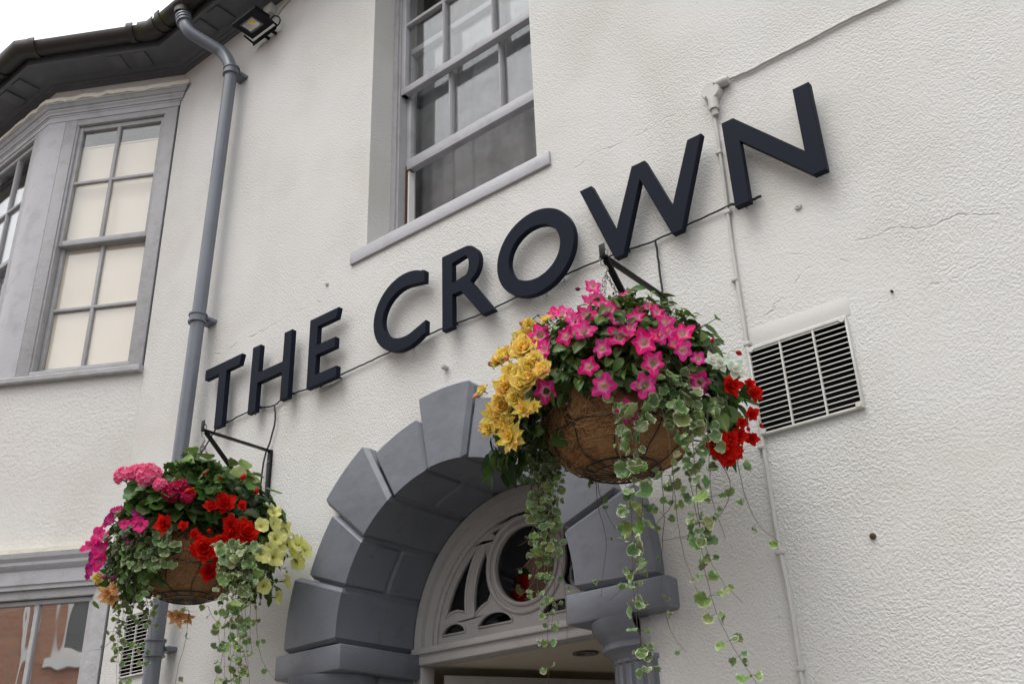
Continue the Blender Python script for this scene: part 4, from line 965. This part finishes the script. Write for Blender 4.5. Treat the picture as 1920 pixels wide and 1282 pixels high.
def trail(b, pts, leafsize=(.026, .040), gap_=.030, lush=2, cols=((.14, .22, .075), (.11, .18, .065), (.19, .27, .10), (.16, .25, .06)), margin=(.74, .76, .58), stemcol='stem', fade=True, rr=.0011, start=0.0):
    """pts: list of (pixel x, pixel y, world Y)"""
    w_ = [P(x, y, Y) for x, y, Y in pts]; path = []
    for i in range(len(w_)-1):
        p0 = w_[max(i-1, 0)]; p1 = w_[i]; p2 = w_[i+1]; p3 = w_[min(i+2, len(w_)-1)]; m_ = max(3, int((p2-p1).length/.02))
        for j in range(m_):
            t = j/m_; path.append(.5*((2*p1)+(p2-p0)*t+(2*p0-5*p1+4*p2-p3)*t*t+(3*p1-p0-3*p2+p3)*t**3)+Vector((random.uniform(-.0015, .0015), random.uniform(-.002, .002), 0)))
    path.append(w_[-1]); tot = sum((path[i+1]-path[i]).length for i in range(len(path)-1))
    k = MB(); k.color((.12, .08, .05)); k.tube(path, [rr*(1-.5*i/len(path)) for i in range(len(path))], 5, mi=0)
    dist = 0; nxt = start; side_ = random.random()*6
    for i in range(len(path)-1):
        seg = path[i+1]-path[i]; dist += seg.length
        if dist >= nxt:
            u = dist/tot; nxt += gap_*random.uniform(.6, 1.5)*(1+.9*u if fade else 1); side_ += PI/2+random.uniform(-.4, .4); d = seg.normalized()
            e1 = d.orthogonal().normalized(); e2 = d.cross(e1)
            for s in range(lush):
                a = side_+s*2*PI/lush+random.uniform(-.3, .3); out = (e1*math.cos(a)+e2*math.sin(a))
                ls = .86*random.choice((.7, .85, 1, 1, 1.1))*random.uniform(*leafsize)*((1-.35*u) if fade else 1); pl = random.uniform(.006, .016)
                tocam = (CAM-path[i]).normalized(); lpnt = path[i]+out*pl+Vector((0, 0, random.uniform(-.004, .003)))
                k.color((.10, .14, .04)); k.tube([path[i], lpnt], .0007, 3, mi=1)
                nrm = tocam*random.uniform(.0, .9)+Vector((random.uniform(-.7, .7), random.uniform(-.7, .7), random.uniform(-.1, .9)))+out*.2
                k.col = cols[0]; add_leaf(k, 'round', lpnt, nrm, out+Vector((0, 0, -.5)), ls, random.choice(cols), margin)
    for f_ in k.bm.faces:
        pass
    return k.build('trailing_stem', M['leaf'], b, recalc=False, sharp=180)

GRN = ((.055, .105, .018), (.075, .135, .024), (.040, .080, .016), (.10, .17, .03)); BEG = ((.045, .085, .022), (.065, .12, .025), (.03, .06, .02)); VAR = ((.14, .21, .08), (.095, .16, .055), (.15, .22, .075))
# ---- right basket
hx, hy, hz = XR, -.345, 3.198
b1, zb = basket(hx, hy, hz, 'large hanging basket of pink petunias, yellow and red begonias near the vent, under the W', 3)
c1 = Vector((hx, hy, hz-.46)); rad1 = (.335, .285, .255); off1 = (880, 440, 2.787)
pp = plant(b1, 'petunia_plant', 'star shaped pink petunias', hx, hy, hz-.4)
put_flowers(pp, 'petunia', [(650, 290, 92), (640, 362, 80), (495, 425, 95), (453, 432, 80), (620, 440, 120), (740, 408, 85), (815, 345, 70), (870, 450, 85), (975, 425, 80), (1020, 475, 100), (385, 540, 112), (515, 545, 90), (607, 520, 118), (788, 545, 124), (910, 575, 124), (990, 540, 95), (1105, 530, 112), (408, 612, 92), (385, 655, 80), (697, 605, 104), (632, 695, 98), (958, 675, 124), (1105, 612, 100), (1180, 655, 80), (706, 790, 128), (915, 785, 128), (1192, 772, 108), (415, 818, 118), (835, 920, 118), (770, 460, 75), (930, 400, 60), (700, 385, 90), (560, 470, 80), (665, 345, 70), (840, 500, 70), (1060, 580, 70), (540, 440, 70), (955, 545, 80), (890, 420, 60), (1030, 520, 80)], off1, c1, rad1, 1.24, .50, .05)
put_flowers(pp, 'budv', [(575, 305, 40), (1185, 490, 34), (900, 360, 26), (372, 440, 26), (755, 330, 24), (520, 880, 26), (1005, 810, 24), (770, 610, 24), (465, 560, 26)], off1, c1, rad1, 1.3)
put_leaves(pp, 1050, 'ovate', GRN, c1, rad1, (-75, 75), (4, 88), (.028, .050)); put_leaves(pp, 420, 'ovate', GRN[:3], c1, (.31, .27, .25), (-50, 55), (-16, 20), (.030, .052), shell=(.78, 1.0), name='lower_leaves', droop=.8); put_leaves(pp, 300, 'ovate', GRN, c1, (.30, .24, .20), (75, 285), (0, 60), (.03, .05))
put_leaves(pp, 190, 'lance', ((.12, .20, .04), (.15, .24, .05)), c1, rad1, (-80, 80), (35, 90), (.025, .045), shell=(.95, 1.05), name='young_leaves', droop=-.6)
yp = plant(b1, 'begonia_plant', 'yellow begonias', hx-.2, hy-.05, hz-.5); cy = Vector((hx-.03, hy-.02, hz-.53)); ry = (.37, .30, .27)
put_flowers(yp, 'yellow', [(270, 640, 80), (360, 670, 90), (240, 730, 90), (175, 680, 80), (280, 745, 90), (325, 492, 66), (310, 575, 118), (305, 620, 130), (205, 655, 100), (330, 710, 110), (405, 722, 96), (220, 812, 124), (300, 790, 112), (265, 860, 95), (330, 765, 90), (190, 900, 110), (415, 470, 60), (95, 825, 60)], off1, cy, ry, 1.4, .55)
put_flowers(yp, 'amber', [(165, 945, 160), (125, 1005, 110), (240, 1055, 160), (300, 915, 110), (355, 900, 70), (205, 985, 110)], off1, cy, ry, 1.1, .6)
put_flowers(yp, 'budp', [(250, 692, 70), (170, 722, 64), (450, 745, 70), (105, 865, 66), (310, 528, 46), (505, 500, 46)], off1, cy, ry, 1.0, push=.04)
put_leaves(yp, 150, 'begonia', BEG+GRN[:1], cy, (.33, .27, .25), (-115, -50), (-24, 40), (.045, .075))
rp = plant(b1, 'begonia_plant', 'red begonias', hx+.2, hy, hz-.5); cr_ = Vector((hx+.04, hy-.0, hz-.55)); rr_ = (.34, .28, .25)
put_flowers(rp, 'red', [(1460, 830, 86), (1345, 800, 110), (1450, 935, 72), (1450, 1060, 72), (1388, 1042, 84), (1310, 1105, 150), (1260, 1080, 110), (1360, 1120, 100), (1290, 1060, 90), (1330, 1150, 90), (1340, 1060, 90), (1400, 980, 60), (1440, 785, 50)], off1, cr_, rr_, 1.3, .5)
put_flowers(rp, 'budr', [(1240, 602, 44), (1362, 657, 50), (1405, 1000, 40), (1465, 985, 40)], off1, cr_, rr_, 1.2, push=.03)
put_flowers(rp, 'white', [(1222, 705, 72), (1262, 720, 80), (1325, 745, 98), (1290, 700, 50)], off1, cr_, rr_, 1.5, push=.045)
put_leaves(rp, 170, 'begonia', BEG+((.07, .14, .02),), cr_, (.31, .25, .24), (40, 115), (-22, 60), (.045, .075))
ip = plant(b1, 'ground_ivy_plant', 'variegated ground ivy leaves', hx+.1, hy-.1, hz-.5)
put_leaves(ip, 130, 'round', VAR, Vector((hx+.02, hy-.02, hz-.55)), (.30, .25, .22), (5, 70), (-25, 24), (.022, .036), margin=(.66, .72, .50), shell=(.85, 1.02))
fy = hy-.20
T1 = [  # (points, size, gap, lush)
 ([(1195, 770, fy), (1190, 860, fy-.02), (1185, 1000, fy-.02), (1190, 1130, fy-.02), (1208, 1230, fy-.01), (1228, 1300, fy)], (.034, .052), .030, 3),
 ([(1180, 790, fy), (1205, 900, fy-.01), (1196, 1040, fy-.02), (1200, 1180, fy-.01), (1216, 1290, fy)], (.030, .046), .04, 2),
 ([(1150, 740, fy-.01), (1165, 870, fy-.03), (1188, 960, fy-.02)], (.026, .036), .05, 1),
 ([(1175, 760, fy), (1150, 800, fy-.02), (1172, 850, fy-.02)], (.028, .040), .028, 2),
 ([(1290, 760, fy+.06), (1300, 850, fy+.05), (1310, 960, fy+.05), (1320, 1060, fy+.05), (1345, 1150, fy+.05), (1385, 1230, fy+.05), (1425, 1290, fy+.05)], (.030, .046), .028, 3),
 ([(1270, 780, fy+.05), (1290, 880, fy+.05), (1318, 1010, fy+.05), (1348, 1080, fy+.05), (1392, 1128, fy+.06)], (.026, .040), .030, 2),
 ([(1240, 760, fy+.03), (1255, 830, fy+.02), (1262, 900, fy+.03), (1276, 1010, fy+.04), (1300, 1090, fy+.05), (1330, 1140, fy+.05)], (.024, .034), .05, 1),
 ([(1325, 770, fy+.09), (1330, 850, fy+.08), (1335, 930, fy+.08), (1360, 1010, fy+.08)], (.030, .042), .03, 2),
 ([(1380, 850, hy+.0), (1390, 900, hy), (1410, 965, hy), (1440, 1000, hy), (1466, 1018, hy)], (.024, .036), .05, 1),
 ([(1345, 860, hy), (1368, 900, hy), (1364, 940, hy), (1340, 975, hy), (1300, 1000, hy), (1240, 1013, hy)], (.022, .032), .06, 1),
 ([(1240, 890, hy), (1245, 960, hy), (1240, 1060, hy), (1245, 1140, hy), (1262, 1190, hy), (1288, 1222, hy)], (.024, .036), .055, 1),
 ([(1255, 890, hy-.02), (1262, 940, hy-.02), (1236, 975, hy-.02), (1225, 990, hy-.02)], (.028, .040), .035, 2),
 ([(1118, 900, hy+.03), (1122, 950, hy+.03), (1136, 1010, hy+.03), (1132, 1070, hy+.03), (1127, 1118, hy+.03)], (.022, .032), .06, 1),
 ([(1120, 905, hy+.03), (1132, 950, hy+.03), (1155, 992, hy+.03)], (.016, .024), .06, 1),
 ([(1190, 1050, fy), (1180, 1090, fy), (1150, 1118, fy), (1143, 1124, fy)], (.022, .034), .05, 1),
]
LX = hy-.02
for (x0, xb, yb, dY, sz, gp, lu) in [(1000, 1020, 1060, -.05, .034, .026, 2), (1010, 1028, 1285, -.06, .034, .034, 2), (1020, 1035, 1180, -.05, .032, .030, 2), (990, 998, 985, -.02, .028, .03, 2), (1030, 1040, 1000, -.05, .032, .026, 2), (1040, 1044, 960, -.04, .032, .026, 2), (1004, 1012, 930, .0, .030, .024, 2), (1048, 1050, 900, -.03, .030, .022, 2), (1016, 1062, 1205, -.04, .022, .075, 1), (985, 985, 905, 0, .026, .024, 2), (1024, 1020, 900, -.06, .03, .022, 2), (1034, 1030, 1140, -.06, .034, .030, 2), (996, 1000, 1075, -.03, .032, .026, 2), (1012, 1008, 1120, -.05, .034, .028, 2), (1040, 1046, 1060, -.05, .034, .026, 2), (1024, 1022, 1090, -.03, .034, .024, 2)]:
    lu = max(lu, 1)+(1 if lu > 1 else 0); T1.append(([(x0, 800, LX+dY), ((x0*.6+xb*.4), 800+(yb-800)*.4, LX+dY-.01), (xb+random.uniform(-4, 4), 800+(yb-800)*.75, LX+dY), (xb, yb, LX+dY)], (sz*.75, sz*1.1), gp, lu))
T1 += [([(1010, 930, LX), (1004, 975, LX-.01), (990, 1010, LX-.02), (972, 1022, LX-.02)], (.018, .026), .04, 1), ([(1012, 980, LX), (1002, 1030, LX-.01), (985, 1060, LX-.01), (968, 1067, LX-.01)], (.018, .028), .05, 1), ([(1008, 1040, LX), (1000, 1090, LX), (972, 1120, LX)], (.02, .03), .05, 1)]
for pts, sz, gp, lu in T1: trail(b1, pts, (sz[0]*.98, sz[1]*1.08), gp, lu)

# ---- left basket
hx, hy, hz = XLb, -.345, 3.188
b2, zb = basket(hx, hy, hz, 'hanging basket of red begonias, pink geraniums and pale yellow petunias below the downpipe', 5)
c2 = Vector((hx, hy, hz-.46)); rad2 = (.36, .285, .26); off2 = (140, 780, 2.554)
gp_ = plant(b2, 'geranium_plant', 'pink geraniums', hx-.1, hy, hz-.35)
put_flowers(gp_, 'ger', [(262, 320, 92), (320, 312, 100), (380, 318, 118), (432, 355, 66), (350, 300, 90)], off2, c2, (.40, .3, .30), 1.0, .4, .3, push=.03)
put_flowers(gp_, 'gerd', [(480, 375, 110), (520, 350, 80), (545, 395, 70)], off2, c2, (.36, .285, .27), .95, .3, .3)
put_leaves(gp_, 330, 'round', ((.05, .10, .02), (.07, .13, .03)), c2, rad2, (-70, 20), (15, 80), (.045, .07))
mg = plant(b2, 'petunia_plant', 'magenta petunias', hx-.25, hy, hz-.5); cm2 = Vector((hx-.04, hy, hz-.54)); rm2 = (.40, .30, .27)
put_flowers(mg, 'magenta', [(185, 500, 84), (238, 470, 86), (318, 480, 76), (325, 530, 84), (128, 570, 88), (88, 625, 84), (140, 640, 94), (132, 695, 88), (90, 735, 84), (250, 525, 60), (205, 460, 60), (300, 510, 50), (150, 590, 80), (110, 680, 70), (170, 520, 60)], off2, cm2, rm2, 1.08, .5)
put_flowers(mg, 'budv', [(252, 590, 46), (270, 612, 40), (160, 765, 44), (200, 770, 50), (215, 650, 36)], off2, cm2, rm2, 1.1)
put_flowers(mg, 'yellow', [(130, 770, 62)], off2, cm2, rm2, 1.1); put_flowers(mg, 'peach', [(175, 835, 100), (190, 860, 90), (500, 942, 95), (545, 950, 64), (470, 935, 60), (205, 810, 60)], off2, Vector((hx-.0, hy, hz-.58)), (.36, .30, .20), 1.1)
put_leaves(mg, 420, 'ovate', GRN[:3], cm2, (.36, .27, .25), (-130, -30), (-38, 45), (.03, .05))
rb_ = plant(b2, 'begonia_plant', 'double red begonias', hx+.05, hy-.1, hz-.45)
put_flowers(rb_, 'red', [(440, 520, 100), (530, 526, 56), (722, 425, 118), (655, 440, 76), (792, 437, 56), (808, 560, 140), (742, 515, 90), (622, 625, 140), (702, 592, 86), (700, 685, 100), (640, 735, 96), (575, 565, 60), (745, 565, 90), (560, 378, 60), (590, 640, 80)], off2, c2, rad2, 1.12, .5)
put_flowers(rb_, 'budr', [(795, 312, 54), (855, 375, 54), (622, 298, 40), (695, 318, 34), (645, 550, 42), (552, 372, 50)], off2, c2, (.38, .3, .29), 1.15, push=.02)
put_leaves(rb_, 340, 'begonia', BEG+((.08, .15, .03),), c2, rad2, (-35, 70), (0, 88), (.045, .08)); put_leaves(rb_, 120, 'begonia', BEG, c2, (.34, .26, .25), (70, 280), (0, 80), (.05, .08))
put_leaves(rb_, 30, 'begonia', ((.12, .20, .04), (.15, .22, .05)), c2, rad2, (-30, 80), (35, 85), (.05, .075), shell=(1.05, 1.22), name='young_leaves', droop=-.2)
lm = plant(b2, 'petunia_plant', 'pale yellow petunias', hx+.25, hy, hz-.5); cl2 = Vector((hx+.05, hy+.01, hz-.53)); rl2 = (.36, .28, .27)
put_flowers(lm, 'lemon', [(943, 470, 66), (885, 530, 72), (945, 520, 80), (990, 545, 74), (952, 585, 90), (885, 655, 94), (942, 670, 88), (1010, 612, 80), (1050, 612, 74), (1090, 640, 78), (1052, 695, 86), (1000, 782, 78), (897, 805, 80), (960, 857, 70), (972, 622, 64), (1030, 660, 60), (925, 630, 70), (1075, 610, 60)], off2, cl2, rl2, 1.08, .45)
put_flowers(lm, 'white', [(905, 437, 38)], off2, cl2, rl2, 1.1)
put_leaves(lm, 420, 'ovate', GRN, cl2, (.35, .27, .26), (35, 125), (-38, 50), (.028, .045))
iv = plant(b2, 'ground_ivy_plant', 'variegated ground ivy leaves', hx-.1, hy-.1, hz-.5)
put_leaves(iv, 105, 'round', VAR, Vector((hx, hy-.02, hz-.55)), (.31, .25, .20), (-80, -12), (-20, 28), (.028, .042), margin=(.66, .72, .50), shell=(.88, 1.02))
put_leaves(iv, 85, 'round', ((.09, .16, .05), (.07, .13, .04)), Vector((hx, hy-.02, hz-.56)), (.31, .25, .20), (26, 66), (-30, 22), (.032, .05), margin=(.30, .38, .2), shell=(.9, 1.02))
T2 = []; ly = hy-.14
def z3p(x, y): return (140+x/2.554, 780+y/2.554)
def strand(pl, Y, sz, gp, lu, mg_=None): T2.append(([(*z3p(x, y), Y) for x, y in pl], sz, gp, lu))
for (xa, xb, yb) in [(260, 200, 1282), (275, 210, 1180), (300, 245, 1285), (330, 330, 1200), (350, 360, 1110), (240, 190, 1130), (355, 325, 1000), (310, 230, 1040)]:
    strand([(xa, 660), (xa-12, 800), (xa*.6+xb*.4, 930), (xb+random.uniform(-8, 8), (930+yb)/2), (xb, yb)], ly+random.uniform(-.02, .03), (.028, .042), .034, 2)
strand([(320, 680), (330, 800), (345, 860), (395, 880)], ly-.07, (.030, .042), .03, 2); strand([(400, 640), (400, 700), (440, 715)], ly-.08, (.026, .034), .03, 2)
strand([(210, 1000), (180, 1070), (130, 1110), (100, 1118)], ly, (.018, .028), .05, 1)
for (xa, xb, yb) in [(740, 720, 1282), (760, 750, 1290), (780, 790, 1290), (800, 830, 1200), (720, 700, 1120), (830, 850, 1130), (770, 770, 1240), (745, 765, 1160), (810, 800, 1290), (700, 690, 900)]:
    strand([(xa, 620), (xa+6, 760), (xa*.5+xb*.5, 900), (xb+random.uniform(-14, 14), (900+yb)/2), (xb, yb)], ly+random.uniform(-.02, .04), (.028, .044), .032, 2)
strand([(545, 930), (540, 1000), (528, 1085), (500, 1180), (482, 1290)], ly+.05, (.026, .036), .075, 1); strand([(640, 910), (660, 960), (690, 990)], ly+.05, (.02, .03), .06, 1)
strand([(870, 800), (868, 940), (880, 1080), (900, 1170), (960, 1262)], ly+.1, (.022, .032), .08, 1); strand([(715, 1100), (700, 1180), (665, 1290)], ly, (.02, .03), .06, 1); strand([(800, 1100), (830, 1210), (840, 1300)], ly, (.02, .03), .07, 1)
for pts, sz, gp, lu in T2: trail(b2, pts, (sz[0]*1.1, sz[1]*1.2), gp, lu)


# ------------------------------------------------------------------ the street behind the camera (seen in the panes, and bouncing light)
k = MB(); k.box(-40, 40, -2.2, .6, -.12, -.0, 0); tag(k.build('pavement', mat('paving', (.24, .23, .21), .85, bump=(8, .01), var=[(2, (.18, .17, .16), .4, .7)])), 'grey paved footway along the pub wall', None, None, 'structure')
k = MB(); k.box(-60, 60, -8.6, -2.2, -.30, -.12); tag(k.build('road', mat('asphalt', (.06, .06, .06), .9, bump=(60, .01))), 'asphalt street in front of the pub', None, None, 'structure')
k = MB(); k.box(-250, 250, -250, 250, -.5, -.32); tag(k.build('ground', mat('ground', (.12, .12, .11), .9)), 'ground under the town', None, None, 'structure')
def brick(name, c1, c2):
    mt = mat(name, c1, .9, .2); t = mt.node_tree; b = t.nodes['Principled BSDF']; tc = t.nodes.new('ShaderNodeTexCoord'); mp = t.nodes.new('ShaderNodeMapping'); mp.inputs['Rotation'].default_value = (R(90), 0, 0)
    br = t.nodes.new('ShaderNodeTexBrick'); br.inputs['Scale'].default_value = 1; br.inputs['Brick Width'].default_value = .23; br.inputs['Row Height'].default_value = .075; br.inputs['Mortar Size'].default_value = .008
    br.inputs['Color1'].default_value = (*c1, 1); br.inputs['Color2'].default_value = (*c2, 1); br.inputs['Mortar'].default_value = (.36, .30, .25, 1)
    t.links.new(tc.outputs['Object'], mp.inputs[0]); t.links.new(mp.outputs[0], br.inputs['Vector']); t.links.new(br.outputs['Color'], b.inputs['Base Color']); return mt
M['brick'] = brick('red_brick', (.52, .27, .18), (.44, .21, .14)); M['whitep'] = mat('white_paint', (.8, .79, .76), .5); M['housepane'] = mat('far_pane', (.16, .16, .16), .2)
hs_ = thing('brick_house', 'red brick house across the street, seen only reflected in the lower bay window', 'house', (-8, -11, -.1))
k = MB(); k.prism([(-19, -.3), (1, -.3), (1, 7.2), (-19, 7.2)], [[(x, z), (x+1.1, z), (x+1.1, z+1.7), (x, z+1.7)] for x in (-17, -13.6, -10.8, -8.3, -5.22, -1.7) for z in (.9, 4.3)], -11.3, -11.0); k.build('wall', M['brick'], hs_)
for x in (-17, -13.6, -10.8, -8.3, -5.22, -1.7):
    for z in (.9, 4.3):
        k = MB(); k.prism([(x, z), (x+1.1, z), (x+1.1, z+1.7), (x, z+1.7)], [[(x+.09+i*.48, z+.09+j*.78), (x+.51+i*.48, z+.09+j*.78), (x+.51+i*.48, z+.83+j*.78), (x+.09+i*.48, z+.83+j*.78)] for i in (0, 1) for j in (0, 1)], -11.1, -11.05)
        k.box(x-.12, x+1.22, -11.0, -10.92, z-.14, z); wf = k.build('window', M['whitep'], hs_)
        k = MB(); k.box(x, x+1.1, -11.16, -11.14, z, z+1.7); k.build('pane', M['housepane'], wf)
k = MB(); k.box(-19, 1, -11.0, -10.9, 3.5, 3.75); k.box(-5.66, -5.57, -11, -10.9, -.3, 7.2); k.build('stone_band', M['whitep'], hs_)
k = MB(); k.prism([(-19.3, 7.2), (1.3, 7.2), (1.3, 7.3), (-19.3, 7.3)], (), -15, -10.8); k.add([(-19.3, -10.8, 7.3), (1.3, -10.8, 7.3), (1.3, -14, 9.6), (-19.3, -14, 9.6), (-19.3, -17, 7.3), (1.3, -17, 7.3)], [[0, 1, 2, 3], [3, 2, 5, 4], [0, 3, 4], [1, 5, 2]]); k.build('roof', mat('red_tiles', (.16, .07, .045), .8), hs_)
